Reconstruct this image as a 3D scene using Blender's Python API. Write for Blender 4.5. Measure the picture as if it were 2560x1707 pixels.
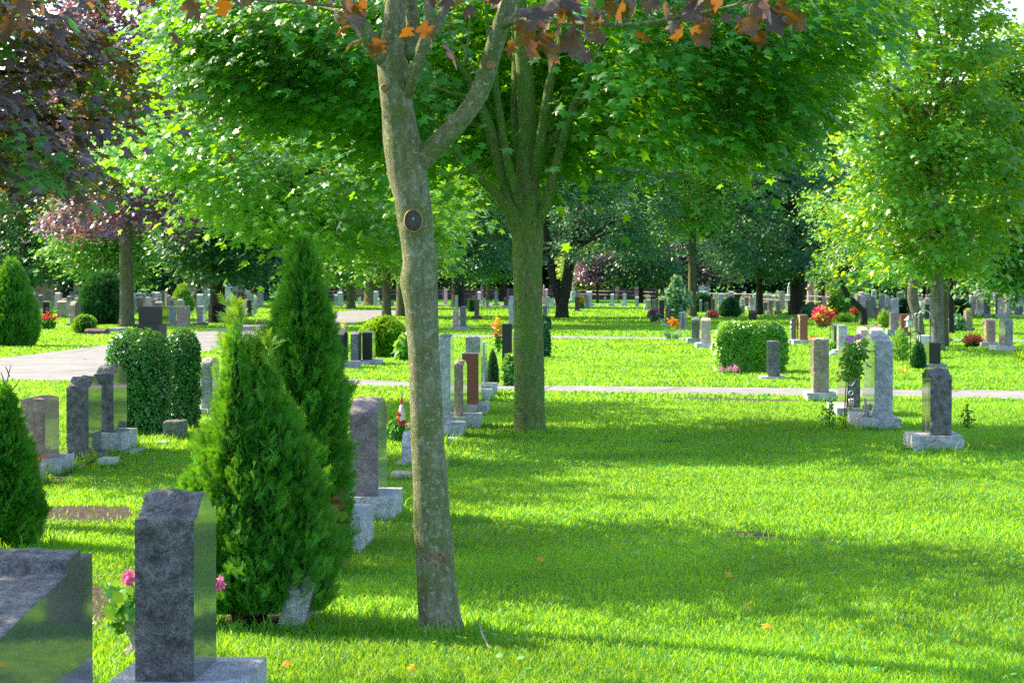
import bpy, math, random
import numpy as np
from mathutils import Vector, noise, Matrix
sc = bpy.context.scene
for o in list(bpy.data.objects): bpy.data.objects.remove(o)
R = math.radians
# ---------------------------------------------------------------- camera
FPX = 6044.0                       # 85 mm lens on a 36 mm frame, in pixels of the 2560 px photograph
CH = 1.65
TH = math.atan(156.5/FPX)
cd = bpy.data.cameras.new('camera'); cam = bpy.data.objects.new('camera', cd)
sc.collection.objects.link(cam); sc.camera = cam
cam.location = (0, 0, CH); cam.rotation_euler = (R(90)-TH, 0, 0)
cd.lens = 85; cd.sensor_width = 36; cd.clip_start = 0.1; cd.clip_end = 2000
cd.dof.use_dof = True; cd.dof.focus_distance = 12.5; cd.dof.aperture_fstop = 20
# ---------------------------------------------------------------- light
AZ, EL = R(28), R(43)              # sun to the left and a little behind the scene
sv = Vector((-math.cos(AZ)*math.cos(EL), math.sin(AZ)*math.cos(EL), math.sin(EL)))
w = bpy.data.worlds.new("World"); sc.world = w; w.use_nodes = True
nt = w.node_tree; bg = nt.nodes['Background']; sky = nt.nodes.new('ShaderNodeTexSky')
sky.sky_type = 'NISHITA'; sky.sun_disc = False; sky.sun_elevation = EL
sky.sun_rotation = math.atan2(sv.x, sv.y); sky.air_density = 1.0; sky.dust_density = 1.5; sky.ozone_density = 1.0
nt.links.new(sky.outputs[0], bg.inputs[0]); bg.inputs[1].default_value = 0.15
sd = bpy.data.lights.new('sun', 'SUN'); sun = bpy.data.objects.new('sun', sd); sc.collection.objects.link(sun)
sd.energy = 4.3; sd.angle = R(0.5); sd.color = (1.0, 0.87, 0.57)
sun.rotation_euler = sv.to_track_quat('Z', 'Y').to_euler(); sun.location = (-30, 10, 40)
sc.view_settings.view_transform = 'Standard'; sc.view_settings.look = 'None'
sc.view_settings.exposure = 1.5; sc.view_settings.gamma = 1.0
sc.render.engine = 'CYCLES'
cy = sc.cycles
cy.use_denoising = False; cy.max_bounces = 8; cy.diffuse_bounces = 4; cy.transmission_bounces = 6; cy.glossy_bounces = 3
cy.sample_clamp_indirect = 4.0; cy.use_adaptive_sampling = True; cy.adaptive_threshold = 0.01
try: cy.denoiser = 'OPENIMAGEDENOISE'; cy.denoising_input_passes = 'RGB_ALBEDO_NORMAL'
except Exception: pass
# ---------------------------------------------------------------- pixel <-> place
FW = Vector((0, math.cos(TH), -math.sin(TH))); UP = Vector((0, math.sin(TH), math.cos(TH)))
REG = {'F': (0, 0, 1), 'd': (0, 0, 1/1.0884), 'A': (0, 640, 3.409), 'B': (640, 640, 3.409), 'C': (1280, 640, 3.409), 'D': (1920, 640, 3.409),
       'E': (0, 900, 3.675), 'G': (0, 1200, 3.092), 'H': (560, 900, 3.675), 'J': (560, 1200, 3.092), 'K': (1980, 800, 4.055), 'L': (1200, 1000, 1.7294)}
for i, x0 in enumerate((60, 380, 740, 1080, 1380, 1600, 1900, 2220)): REG['S%d' % (i+1)] = (x0, 680, 6.918)
def U(c, x, y=0):
    a, b, s = REG[c]; return a+x/s, b+y/s
def ray(fx, fy):
    return Vector((1, 0, 0))*((fx-1280)/FPX) + UP*(-(fy-853.5)/FPX) + FW
def gnd(c, x, y, z=0.0):
    fx, fy = U(c, x, y); r = ray(fx, fy); t = (z-CH)/r.z
    return Vector((r.x*t, r.y*t, z))
def at(c, x, y, Y):
    fx, fy = U(c, x, y); r = ray(fx, fy); t = Y/r.y
    return Vector((r.x*t, Y, CH+r.z*t))
def ppm(c, Y):                      # zoom pixels per metre at depth Y
    return FPX/Y*REG[c][2]
ROWYAW = -math.atan(248/FPX)        # every grave row runs to the same vanishing point
col = sc.collection
LOC = {}
LABELS = {}
def thing(name, label, cat, loc=(0, 0, 0), group=None, rz=0):
    o = bpy.data.objects.new(name, None); col.objects.link(o)
    o.empty_display_size = 0.2
    o.location = loc; o.rotation_euler.z = rz; LOC[o.name] = Vector(loc)
    return tag(o, label, cat, group)
def tag(o, label=None, cat=None, group=None, kind=None):
    if label: o['label'] = label; LABELS.setdefault(label, []).append((o.name, group))
    if cat: o['category'] = cat
    if group: o['group'] = group
    if kind: o['kind'] = kind
    return o
def rootloc(p):
    while p is not None and p.parent is not None: p = p.parent
    return LOC.get(p.name, Vector((0, 0, 0))) if p is not None else Vector((0, 0, 0))
def link(name, me, parent=None):
    o = bpy.data.objects.new(name, me); col.objects.link(o)
    if parent is not None: o.parent = parent
    return o
class MB:
    def __init__(s): s.v = []; s.f = []; s.m = []; s.sm = []
    def face(s, idx, m=0, sm=False): s.f.append(idx); s.m.append(m); s.sm.append(sm)
    def box(s, c, d, m=0, ch=0.0, yaw=0):
        x, y, z = c; a, b, h = d[0]/2, d[1]/2, d[2]/2; n = len(s.v); ca, sa = math.cos(yaw), math.sin(yaw)
        for dz in (-h, h):
            for dx, dy in ((-a, -b), (a, -b), (a, b), (-a, b)):
                s.v.append((x+dx*ca-dy*sa, y+dx*sa+dy*ca, z+dz))
        for q in ((3, 2, 1, 0), (4, 5, 6, 7), (0, 1, 5, 4), (1, 2, 6, 5), (2, 3, 7, 6), (3, 0, 4, 7)): s.face([n+i for i in q], m)
    def tube(s, pts, rad, seg=8, m=0, sm=True, cap=True, rough=0.0, rs=6.0):
        pts = [Vector(p) for p in pts]; n = len(s.v); k = len(pts); prev = None
        for i, p in enumerate(pts):
            t = (pts[min(i+1, k-1)]-pts[max(i-1, 0)]).normalized()
            if prev is None:
                a = Vector((1, 0, 0)) if abs(t.x) < 0.9 else Vector((0, 1, 0)); u = (a-t*a.dot(t)).normalized()
            else: u = (prev-t*prev.dot(t)).normalized()
            prev = u; v = t.cross(u)
            for j in range(seg):
                a = 2*math.pi*j/seg; r = rad[i]
                q = p+(u*math.cos(a)+v*math.sin(a))*r
                if rough: q = q+(q-p)*rough*(noise.noise(q*rs)+0.5*noise.noise(q*rs*3))
                s.v.append(tuple(q))
        for i in range(k-1):
            for j in range(seg):
                j2 = (j+1) % seg
                s.face([n+i*seg+j, n+i*seg+j2, n+(i+1)*seg+j2, n+(i+1)*seg+j], m, sm)
        if cap:
            s.face([n+j for j in range(seg)][::-1], m); s.face([n+(k-1)*seg+j for j in range(seg)], m)
    def lathe(s, prof, c=(0, 0, 0), seg=16, m=0, sm=True, square=False, yaw=0, axis='z'):
        n = len(s.v); k = len(prof)
        if square: seg = 4; sm = False
        for (r, z) in prof:
            for j in range(seg):
                a = 2*math.pi*j/seg+yaw+(math.pi/4 if square else 0); rr = r*(math.sqrt(2) if square else 1)
                p = (rr*math.cos(a), rr*math.sin(a), z)
                if axis == 'y': p = (p[0], -p[2], p[1])
                s.v.append((c[0]+p[0], c[1]+p[1], c[2]+p[2]))
        for i in range(k-1):
            for j in range(seg):
                j2 = (j+1) % seg
                s.face([n+i*seg+j, n+i*seg+j2, n+(i+1)*seg+j2, n+(i+1)*seg+j], m, sm)
        s.face([n+j for j in range(seg)][::-1], m); s.face([n+(k-1)*seg+j for j in range(seg)], m)
    def build(s, name, mats, parent=None, local=False):
        o0 = Vector((0, 0, 0)) if local else rootloc(parent)
        me = bpy.data.meshes.new(name)
        me.from_pydata([(a-o0.x, b-o0.y, c-o0.z) for a, b, c in s.v], [], s.f)
        for mm in (mats if isinstance(mats, (list, tuple)) else [mats]): me.materials.append(mm)
        me.polygons.foreach_set('material_index', s.m); me.polygons.foreach_set('use_smooth', s.sm)
        me.update(); return link(name, me, parent)
# ---------------------------------------------------------------- materials
def newmat(name):
    m = bpy.data.materials.new(name); m.use_nodes = True; nt = m.node_tree
    for n in list(nt.nodes): nt.nodes.remove(n)
    return m, nt
def N(nt, t, **k):
    n = nt.nodes.new(t)
    for a, b in k.items():
        if a.startswith('i_'): n.inputs[a[2:].replace('_', ' ')].default_value = b
        else: setattr(n, a, b)
    return n
def ramp(nt, src, stops):
    r = nt.nodes.new('ShaderNodeValToRGB'); e = r.color_ramp.elements
    while len(e) < len(stops): e.new(0.5)
    for i, (p, c) in enumerate(stops): e[i].position = p; e[i].color = (*c, 1) if len(c) == 3 else c
    nt.links.new(src, r.inputs[0]); return r.outputs[0]
def mul(c, k): return tuple(min(1, max(0, x*k)) for x in c)
def noise_tex(nt, scale, detail=4, rough=0.55, vec=None, kind='noise'):
    t = nt.nodes.new('ShaderNodeTexNoise' if kind == 'noise' else 'ShaderNodeTexVoronoi')
    t.inputs['Scale'].default_value = scale
    if kind == 'noise': t.inputs['Detail'].default_value = detail; t.inputs['Roughness'].default_value = rough
    if vec is not None: nt.links.new(vec, t.inputs['Vector'])
    return t
def stone_mat(name, c, polished=False, speck=0.5, pw=0.0):
    m, nt = newmat(name); L = nt.links
    tc = N(nt, 'ShaderNodeTexCoord'); oi = N(nt, 'ShaderNodeObjectInfo')
    va = N(nt, 'ShaderNodeVectorMath', operation='ADD'); vs = N(nt, 'ShaderNodeVectorMath', operation='SCALE'); vs.inputs['Scale'].default_value = 37.0
    L.new(oi.outputs['Random'], vs.inputs[0]); L.new(tc.outputs['Object'], va.inputs[0]); L.new(vs.outputs[0], va.inputs[1]); v = va.outputs[0]
    a = noise_tex(nt, 150, 2, 0.7, v); b = noise_tex(nt, 5, 5, 0.6, v); e = noise_tex(nt, 19, 6, 0.72, v)
    c1 = ramp(nt, a.outputs[0], [(0.36, mul(c, 1-0.8*speck)), (0.5, c), (0.64, tuple(min(1, x*(1+0.9*speck)+0.06*speck) for x in c))])
    mx = N(nt, 'ShaderNodeMixRGB', blend_type='MULTIPLY'); mx.inputs[0].default_value = 0.55 if not polished else 0.25
    L.new(c1, mx.inputs[1]); L.new(ramp(nt, b.outputs[0], [(0.35, (0.55, 0.55, 0.55)), (0.65, (1.1, 1.1, 1.1))]), mx.inputs[2])
    out = mx.outputs[0]
    if not polished:
        m2 = N(nt, 'ShaderNodeMixRGB', blend_type='MULTIPLY'); m2.inputs[0].default_value = 0.8 if max(c) < .3 else .45
        L.new(out, m2.inputs[1]); L.new(ramp(nt, e.outputs[0], [(0.38, (0.30, 0.30, 0.31)), (0.5, (.85, .85, .85)), (0.62, (1.4, 1.4, 1.4))]), m2.inputs[2]); out = m2.outputs[0]
        lich = noise_tex(nt, 11, 5, 0.65, v)          # lichen and weathering blotches
        m3 = N(nt, 'ShaderNodeMixRGB'); L.new(ramp(nt, lich.outputs[0], [(0.60, (0, 0, 0)), (0.72, (0.4, 0.4, 0.4))]), m3.inputs[0])
        L.new(out, m3.inputs[1]); m3.inputs[2].default_value = (*[min(1, 0.5*x+0.12) for x in c], 1); out = m3.outputs[0]
    p = N(nt, 'ShaderNodeBsdfPrincipled'); L.new(out, p.inputs['Base Color'])
    p.inputs['Roughness'].default_value = 0.05 if polished else 0.62
    if polished: p.inputs['IOR'].default_value = 1.75 if max(c) < .3 else 1.4
    else:
        p.inputs['Specular IOR Level'].default_value = 0.5
        bm = N(nt, 'ShaderNodeBump'); bm.inputs['Strength'].default_value = 0.9; bm.inputs['Distance'].default_value = 0.03
        ad = N(nt, 'ShaderNodeMath', operation='ADD'); L.new(e.outputs[0], ad.inputs[0])
        sm = N(nt, 'ShaderNodeMath', operation='MULTIPLY'); sm.inputs[1].default_value = 0.25; L.new(a.outputs[0], sm.inputs[0]); L.new(sm.outputs[0], ad.inputs[1])
        L.new(ad.outputs[0], bm.inputs['Height']); L.new(bm.outputs[0], p.inputs['Normal'])
    o = N(nt, 'ShaderNodeOutputMaterial'); L.new(p.outputs[0], o.inputs[0]); return m
GC = {'pbrown': (.40, .25, .225), 'charcoal': (.165, .165, .17), 'dark': (.15, .155, .17), 'black': (.022, .025, .027), 'gray': (.34, .35, .37), 'light': (.50, .52, .55),
      'white': (.66, .66, .68), 'pink': (.46, .30, .28), 'palepink': (.60, .46, .44), 'mauve': (.30, .24, .255), 'red': (.30, .095, .06), 'brown': (.17, .11, .085),
      'blue': (.27, .34, .40), 'tan': (.40, .32, .25), 'green': (.15, .175, .15), 'orange': (.5, .2, .11), 'salmon': (.52, .30, .23), 'maroon': (.12, .05, .045)}
_sm = {}
def SM(c, pol=False, honed=False):
    k = (c, pol, honed)
    if k not in _sm: _sm[k] = stone_mat('%s_%s' % (c, 'honed' if honed else 'polished' if pol else 'rough'), mul(GC[c], .55 if pol and max(GC[c]) < .3 else .9) if pol else GC[c], pol, {'white': .2, 'light': .6, 'black': .3}.get(c, .5))
    if honed:
        for n in _sm[k].node_tree.nodes:
            if n.type == 'BSDF_PRINCIPLED': n.inputs['Roughness'].default_value = .42; n.inputs['IOR'].default_value = 1.45
    return _sm[k]
def leaf_mat(name, dark, light, trans, tf=0.35, rough=0.45, spec=0.35, hue_noise=0.5, nsc=1.2):
    m, nt = newmat(name); L = nt.links
    at_ = N(nt, 'ShaderNodeAttribute', attribute_name='var')
    tc = N(nt, 'ShaderNodeTexCoord'); nz = noise_tex(nt, nsc, 3, 0.5, tc.outputs['Object'])
    mixv = N(nt, 'ShaderNodeMix', data_type='FLOAT'); mixv.inputs[0].default_value = hue_noise
    L.new(at_.outputs['Fac'], mixv.inputs[2]); L.new(ramp(nt, nz.outputs[0], [(0.35, (0, 0, 0)), (0.65, (1, 1, 1))]), mixv.inputs[3])
    c = ramp(nt, mixv.outputs[0], [(0.05, dark), (0.95, light)])
    p = N(nt, 'ShaderNodeBsdfPrincipled'); L.new(c, p.inputs['Base Color']); p.inputs['Roughness'].default_value = rough
    p.inputs['Specular IOR Level'].default_value = spec
    t = N(nt, 'ShaderNodeBsdfTranslucent')
    tt = ramp(nt, mixv.outputs[0], [(0.05, mul(trans, 0.7)), (0.95, mul(trans, 1.25))]); L.new(tt, t.inputs[0])
    mx = N(nt, 'ShaderNodeMixShader'); mx.inputs[0].default_value = tf
    L.new(p.outputs[0], mx.inputs[1]); L.new(t.outputs[0], mx.inputs[2])
    o = N(nt, 'ShaderNodeOutputMaterial'); L.new(mx.outputs[0], o.inputs[0]); return m
def simple(name, c, rough=0.6, metal=0.0, nscale=0, namp=0.3, bump=0.0, spec=0.5):
    m, nt = newmat(name); L = nt.links
    p = N(nt, 'ShaderNodeBsdfPrincipled'); p.inputs['Roughness'].default_value = rough; p.inputs['Metallic'].default_value = metal
    p.inputs['Specular IOR Level'].default_value = spec; p.inputs['Base Color'].default_value = (*c, 1)
    if nscale:
        tc = N(nt, 'ShaderNodeTexCoord'); z = noise_tex(nt, nscale, 5, 0.6, tc.outputs['Object'])
        L.new(ramp(nt, z.outputs[0], [(0.3, mul(c, 1-namp)), (0.7, mul(c, 1+namp))]), p.inputs['Base Color'])
        if bump:
            b = N(nt, 'ShaderNodeBump'); b.inputs['Strength'].default_value = bump; b.inputs['Distance'].default_value = 0.02
            L.new(z.outputs[0], b.inputs['Height']); L.new(b.outputs[0], p.inputs['Normal'])
    o = N(nt, 'ShaderNodeOutputMaterial'); L.new(p.outputs[0], o.inputs[0]); return m
def bark_mat(name, c, moss, lichen, mossf=0.5, sc_=1.0, furrow=0.5):
    m, nt = newmat(name); L = nt.links
    tc = N(nt, 'ShaderNodeTexCoord'); mp = N(nt, 'ShaderNodeMapping'); mp.inputs['Scale'].default_value = (1, 1, 0.28)
    L.new(tc.outputs['Object'], mp.inputs[0])
    f = noise_tex(nt, 26*sc_, 6, 0.65, mp.outputs[0]); g = noise_tex(nt, 5*sc_, 4, 0.6, tc.outputs['Object']); l = noise_tex(nt, 24*sc_, 3, 0.6, tc.outputs['Object']); fine = noise_tex(nt, 110*sc_, 3, .6, tc.outputs['Object'])
    base = ramp(nt, f.outputs[0], [(0.32, mul(c, 1-furrow)), (0.5, c), (0.7, mul(c, 1.45))])
    m1 = N(nt, 'ShaderNodeMixRGB'); L.new(ramp(nt, g.outputs[0], [(0.4, (0, 0, 0)), (0.62, (mossf,)*3)]), m1.inputs[0]); L.new(base, m1.inputs[1]); m1.inputs[2].default_value = (*moss, 1)
    m2 = N(nt, 'ShaderNodeMixRGB'); L.new(ramp(nt, l.outputs[0], [(0.55, (0, 0, 0)), (0.65, (0.75,)*3)]), m2.inputs[0]); L.new(m1.outputs[0], m2.inputs[1]); m2.inputs[2].default_value = (*lichen, 1)
    m3 = N(nt, 'ShaderNodeMixRGB', blend_type='MULTIPLY'); m3.inputs[0].default_value = 0.6; L.new(m2.outputs[0], m3.inputs[1]); L.new(ramp(nt, fine.outputs[0], [(.35, (.6, .6, .6)), (.65, (1.15,)*3)]), m3.inputs[2])
    p = N(nt, 'ShaderNodeBsdfPrincipled'); L.new(m3.outputs[0], p.inputs['Base Color']); p.inputs['Roughness'].default_value = 0.85; p.inputs['Specular IOR Level'].default_value = 0.2
    b = N(nt, 'ShaderNodeBump'); b.inputs['Strength'].default_value = 1.0; b.inputs['Distance'].default_value = 0.035/sc_
    ad = N(nt, 'ShaderNodeMath', operation='ADD'); L.new(f.outputs[0], ad.inputs[0]); L.new(fine.outputs[0], ad.inputs[1])
    L.new(ad.outputs[0], b.inputs['Height']); L.new(b.outputs[0], p.inputs['Normal'])
    o = N(nt, 'ShaderNodeOutputMaterial'); L.new(p.outputs[0], o.inputs[0]); return m
# ---------------------------------------------------------------- leaf clouds (numpy)
def fan(out, cz=0.0, fold=0.22, droop=0.18, centre=(0, .42)):
    pts = [(centre[0], centre[1])]+out
    v = [(x, y, -fold*abs(x)-droop*y*y) for x, y in pts]; k = len(out)
    return np.array(v), [(0, 1+i, 1+(i+1) % k) for i in range(k)]
def _mir(r): return [(0, 0)]+r+[(0, 1)]+[(-x, y) for x, y in reversed(r)]
T_MAPLE = fan(_mir([(.20, -.07), (.44, .04), (.40, .17), (.25, .27), (.44, .42), (.57, .57), (.40, .58), (.30, .66), (.15, .61), (.20, .76), (.12, .84)]), fold=.34, droop=.42)
T_MAPLE_S = fan(_mir([(.42, .06), (.24, .28), (.55, .58), (.17, .62)]))
T_KITE = (np.array([(0, 0, 0), (.33, .48, -.1), (0, 1, -.12), (-.33, .48, -.1)]), [(0, 1, 2), (0, 2, 3)])
T_OVAL = fan(_mir([(.25, .2), (.31, .55), (.18, .85)]), fold=.15)
def _spray(pairs=4, wd=.085, ang=38):
    v = [(-.03, 0, 0), (.03, 0, 0), (0, 1, 0)]; f = [(0, 1, 2)]
    for i in range(pairs):
        y = .06+.78*i/pairs
        for s in (-1, 1):
            a = R(ang); ln = .5*(1-.5*y); n = len(v)
            v += [(0, y, 0), (0, y+wd*1.3, 0), (s*ln*math.sin(a), y+ln*math.cos(a), .05)]; f.append((n, n+1, n+2) if s < 0 else (n, n+2, n+1))
    return np.array(v), f
T_SPRAY = _spray(5); T_FEATHER = _spray(5, .11, 55)
T_STRAP = (np.array([(-.06, 0, 0), (.06, 0, 0), (.055, .5, .0), (-.055, .5, .0), (0, 1, -.25)]), [(0, 1, 2), (0, 2, 3), (3, 2, 4)])
def leaves(name, P, Nr, Dr, S, tmpl, mat, parent, rng, var=None, mats=None):
    tv, tf = tmpl; n = len(P)
    Nr = Nr/np.maximum(1e-6, np.linalg.norm(Nr, axis=1, keepdims=True))
    Dr = Dr-Nr*np.sum(Dr*Nr, axis=1, keepdims=True); Dr = Dr/np.maximum(1e-6, np.linalg.norm(Dr, axis=1, keepdims=True))
    X = np.cross(Dr, Nr); k = len(tv)
    S = np.broadcast_to(np.asarray(S, dtype=float), (n,))
    V = (P[:, None, :]+S[:, None, None]*(tv[None, :, 0:1]*X[:, None, :]+tv[None, :, 1:2]*Dr[:, None, :]+tv[None, :, 2:3]*Nr[:, None, :])).reshape(-1, 3)
    F = (np.array(tf)[None, :, :]+(np.arange(n)*k)[:, None, None]).reshape(-1, 3)
    if var is None: var = rng.random(n)
    return rawmesh(name, V, F, np.repeat(var, k), mat, parent)
def rawmesh(name, V, F, var, mat, parent=None, smooth=False):
    V = V-np.array(rootloc(parent))
    me = bpy.data.meshes.new(name); me.vertices.add(len(V)); me.vertices.foreach_set('co', V.astype(np.float32).ravel())
    nf = len(F); k = F.shape[1]
    me.loops.add(nf*k); me.loops.foreach_set('vertex_index', F.astype(np.int32).ravel())
    me.polygons.add(nf); me.polygons.foreach_set('loop_start', np.arange(0, nf*k, k, dtype=np.int32))
    if var is not None:
        a = me.attributes.new('var', 'FLOAT', 'POINT'); a.data.foreach_set('value', var.astype(np.float32))
    me.materials.append(mat); me.update(calc_edges=True); me.validate()
    return link(name, me, parent)
def rnd3(rng, n):
    v = rng.normal(size=(n, 3)); return v/np.linalg.norm(v, axis=1, keepdims=True)
def spread(C, per, rx, rz, rng, centre=None, upb=0.9, rnd=0.6, outb=0.3, droop=0.5):
    """leaves scattered round cluster centres: flat drooping sprays"""
    M = len(C); n = M*per; Cc = np.repeat(C, per, axis=0)
    rx = np.repeat(np.broadcast_to(np.asarray(rx, float), (M,)), per)
    off = rng.normal(size=(n, 3))*np.stack([rx*.55, rx*.55, np.full(n, rz)], 1)
    r = np.hypot(off[:, 0], off[:, 1]); off[:, 2] -= droop*r*r/np.maximum(rx, .01)*.6
    P = Cc+off; out = off.copy(); out[:, 2] = 0
    if centre is not None:
        o2 = P-np.asarray(centre); o2[:, 2] *= .3; o2 /= np.linalg.norm(o2, axis=1, keepdims=True)+1e-6; out = out/np.maximum(r, .05)[:, None]*.5+o2
    out /= np.linalg.norm(out, axis=1, keepdims=True)+1e-6
    Nr = np.array([0, 0, upb])+rnd*rnd3(rng, n)+outb*out
    Dr = out+.7*rnd3(rng, n)+np.array([0, 0, -.45])
    return P, Nr, Dr
def inpoly(px, py, poly):
    px = np.asarray(px); py = np.asarray(py); c = np.zeros(len(px), bool); k = len(poly)
    for i in range(k):
        x1, y1 = poly[i]; x2, y2 = poly[(i+1) % k]
        m = ((y1 > py) != (y2 > py)); xi = (x2-x1)*(py-y1)/((y2-y1) if y2 != y1 else 1e-9)+x1
        c ^= m & (px < xi)
    return c
# ================================================================ THE SETTING: lawn, lanes, soil
def lawn_mat():
    m, nt = newmat('lawn'); L = nt.links
    tc = N(nt, 'ShaderNodeTexCoord'); a = noise_tex(nt, .45, 5, .6, tc.outputs['Object']); b = noise_tex(nt, 14, 5, .7, tc.outputs['Object']); e = noise_tex(nt, 70, 3, .7, tc.outputs['Object'])
    c1 = ramp(nt, a.outputs[0], [(.3, (.04, .25, .018)), (.5, (.075, .31, .022)), (.72, (.12, .37, .028))])
    mx = N(nt, 'ShaderNodeMixRGB', blend_type='MULTIPLY'); mx.inputs[0].default_value = .8
    L.new(c1, mx.inputs[1]); L.new(ramp(nt, b.outputs[0], [(.3, (.55, .6, .5)), (.7, (1.25, 1.15, 1.1))]), mx.inputs[2])
    m2 = N(nt, 'ShaderNodeMixRGB', blend_type='MULTIPLY'); m2.inputs[0].default_value = .7
    L.new(mx.outputs[0], m2.inputs[1]); L.new(ramp(nt, e.outputs[0], [(.3, (.45, .5, .4)), (.7, (1.3, 1.25, 1.1))]), m2.inputs[2])
    p = N(nt, 'ShaderNodeBsdfPrincipled'); L.new(m2.outputs[0], p.inputs['Base Color']); p.inputs['Roughness'].default_value = .8; p.inputs['Specular IOR Level'].default_value = .15
    bm = N(nt, 'ShaderNodeBump'); bm.inputs['Strength'].default_value = .9; bm.inputs['Distance'].default_value = .04
    ad = N(nt, 'ShaderNodeMath', operation='ADD'); L.new(b.outputs[0], ad.inputs[0]); L.new(e.outputs[0], ad.inputs[1]); L.new(ad.outputs[0], bm.inputs['Height']); L.new(bm.outputs[0], p.inputs['Normal'])
    o = N(nt, 'ShaderNodeOutputMaterial'); L.new(p.outputs[0], o.inputs[0]); return m
M_LAWN = lawn_mat()
g = MB(); g.v = [(-400, -60, 0), (400, -60, 0), (400, 900, 0), (-400, 900, 0)]; g.face((0, 1, 2, 3))
tag(g.build('lawn', M_LAWN), 'mown sunlit green cemetery lawn running back between the grave rows', 'lawn', kind='structure')
def conc_mat():
    m, nt = newmat('concrete'); L = nt.links; tc = N(nt, 'ShaderNodeTexCoord'); a = noise_tex(nt, .5, 5, .6, tc.outputs['Object']); b = noise_tex(nt, 30, 4, .7, tc.outputs['Object']); e = noise_tex(nt, 3, 6, .65, tc.outputs['Object'])
    v = N(nt, 'ShaderNodeTexVoronoi', feature='DISTANCE_TO_EDGE'); v.inputs['Scale'].default_value = .35; L.new(tc.outputs['Object'], v.inputs['Vector'])
    c = ramp(nt, a.outputs[0], [(.3, (.215, .21, .215)), (.7, (.275, .268, .268))])
    for src, st in ((b, [(.3, (.75,)*3), (.7, (1.12,)*3)]), (e, [(.35, (.72, .72, .74)), (.55, (1.05,)*3)])):
        mx = N(nt, 'ShaderNodeMixRGB', blend_type='MULTIPLY'); mx.inputs[0].default_value = .8; L.new(c, mx.inputs[1]); L.new(ramp(nt, src.outputs[0], st), mx.inputs[2]); c = mx.outputs[0]
    mx = N(nt, 'ShaderNodeMixRGB', blend_type='MULTIPLY'); mx.inputs[0].default_value = .8; L.new(c, mx.inputs[1]); L.new(ramp(nt, v.outputs['Distance'], [(.004, (.35,)*3), (.012, (1,)*3)]), mx.inputs[2])
    p = N(nt, 'ShaderNodeBsdfPrincipled'); L.new(mx.outputs[0], p.inputs['Base Color']); p.inputs['Roughness'].default_value = .9; p.inputs['Specular IOR Level'].default_value = .2
    o = N(nt, 'ShaderNodeOutputMaterial'); L.new(p.outputs[0], o.inputs[0]); return m
M_CONC = conc_mat()
M_SOIL = simple('soil', (.075, .06, .05), .95, nscale=26, namp=.85, bump=1.0, spec=.1)
def smooth_poly(pts, it=2, closed=True):
    for _ in range(it):
        q = []
        for i in range(len(pts)):
            a = pts[i]; b = pts[(i+1) % len(pts)]
            q += [(.75*a[0]+.25*b[0], .75*a[1]+.25*b[1]), (.25*a[0]+.75*b[0], .25*a[1]+.75*b[1])]
        pts = q
    return pts
NOGRASS = []
def sheet(name, label, cat, upper, lower, z, mat, jitter=0.0, smooth=False):
    pts = [gnd(*p) for p in upper]+[gnd(*p) for p in reversed(lower)]
    P = [(p.x, p.y) for p in pts]
    if smooth: P = smooth_poly(P, 2)
    if jitter:
        q = []
        for i in range(len(P)):
            a = P[i]; b = P[(i+1) % len(P)]; k = max(1, int(math.dist(a, b)/.07))
            for j in range(min(k, 200)):
                t = j/k; x = a[0]+(b[0]-a[0])*t; y = a[1]+(b[1]-a[1])*t
                q.append((x+jitter*noise.noise((x*9, y*9, 1)), y+2*jitter*noise.noise((x*9, y*9, 7))))
        P = q
    m = MB(); m.v = [(x, y, z) for x, y in P]; m.face(tuple(range(len(P))))
    if sum(P[i][0]*P[(i+1) % len(P)][1]-P[(i+1) % len(P)][0]*P[i][1] for i in range(len(P))) < 0: m.f[0] = m.f[0][::-1]
    NOGRASS.append(P)
    o = m.build(name, mat); return tag(o, label, cat, kind='structure')
sheet('drive', 'pale concrete drive curving back past the boxwood shrubs', 'drive',
      [('F', -200, 915), ('A', 0, 873), ('A', 400, 825), ('A', 860, 765), ('A', 1250, 708), ('A', 1600, 660), ('A', 1900, 615), ('S3', 180, 765), ('S3', 480, 720), ('S3', 950, 667), ('S3', 1500, 655), ('S3', 1900, 640)],
      [('F', -200, 950), ('A', 0, 1064), ('A', 580, 1070), ('A', 1150, 980), ('A', 1680, 828), ('A', 1900, 795), ('S3', 260, 1060), ('S3', 870, 950), ('S3', 1100, 870), ('S3', 1480, 800), ('S3', 1700, 745), ('S3', 1900, 705)], .008, M_CONC)
sheet('lane', 'pale concrete lane crossing the lawn behind the front grave rows', 'lane',
      [('F', 480, 941), ('F', 700, 943), ('B', 680, 1045), ('B', 1290, 1078), ('C', 280, 1108), ('C', 2180, 1128), ('D', 1060, 1145), ('D', 2180, 1150), ('F', 2760, 979)],
      [('F', 480, 960), ('F', 700, 962), ('B', 690, 1105), ('B', 1290, 1124), ('C', 280, 1160), ('C', 2180, 1195), ('D', 1060, 1203), ('D', 2180, 1232), ('F', 2760, 1006)], .012, M_CONC, jitter=.03)
sheet('lane', 'narrow grey lane farther back across the avenue of lawn', 'lane',
      [('F', 960, 836), ('F', 1133, 837), ('F', 1368, 839), ('F', 1632, 843), ('F', 2000, 846), ('F', 2380, 848), ('F', 2700, 850)],
      [('F', 960, 842), ('F', 1133, 843), ('F', 1368, 846), ('F', 1632, 850), ('F', 2000, 852), ('F', 2380, 854.5), ('F', 2700, 857)], .004, M_CONC)
sheet('lane', 'thin pale lane far off beside the distant grave row', 'lane', [('F', 860, 760), ('F', 1270, 760), ('F', 1560, 761)], [('F', 860, 763.5), ('F', 1270, 763.5), ('F', 1560, 763.6)], .004, M_CONC)
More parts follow.
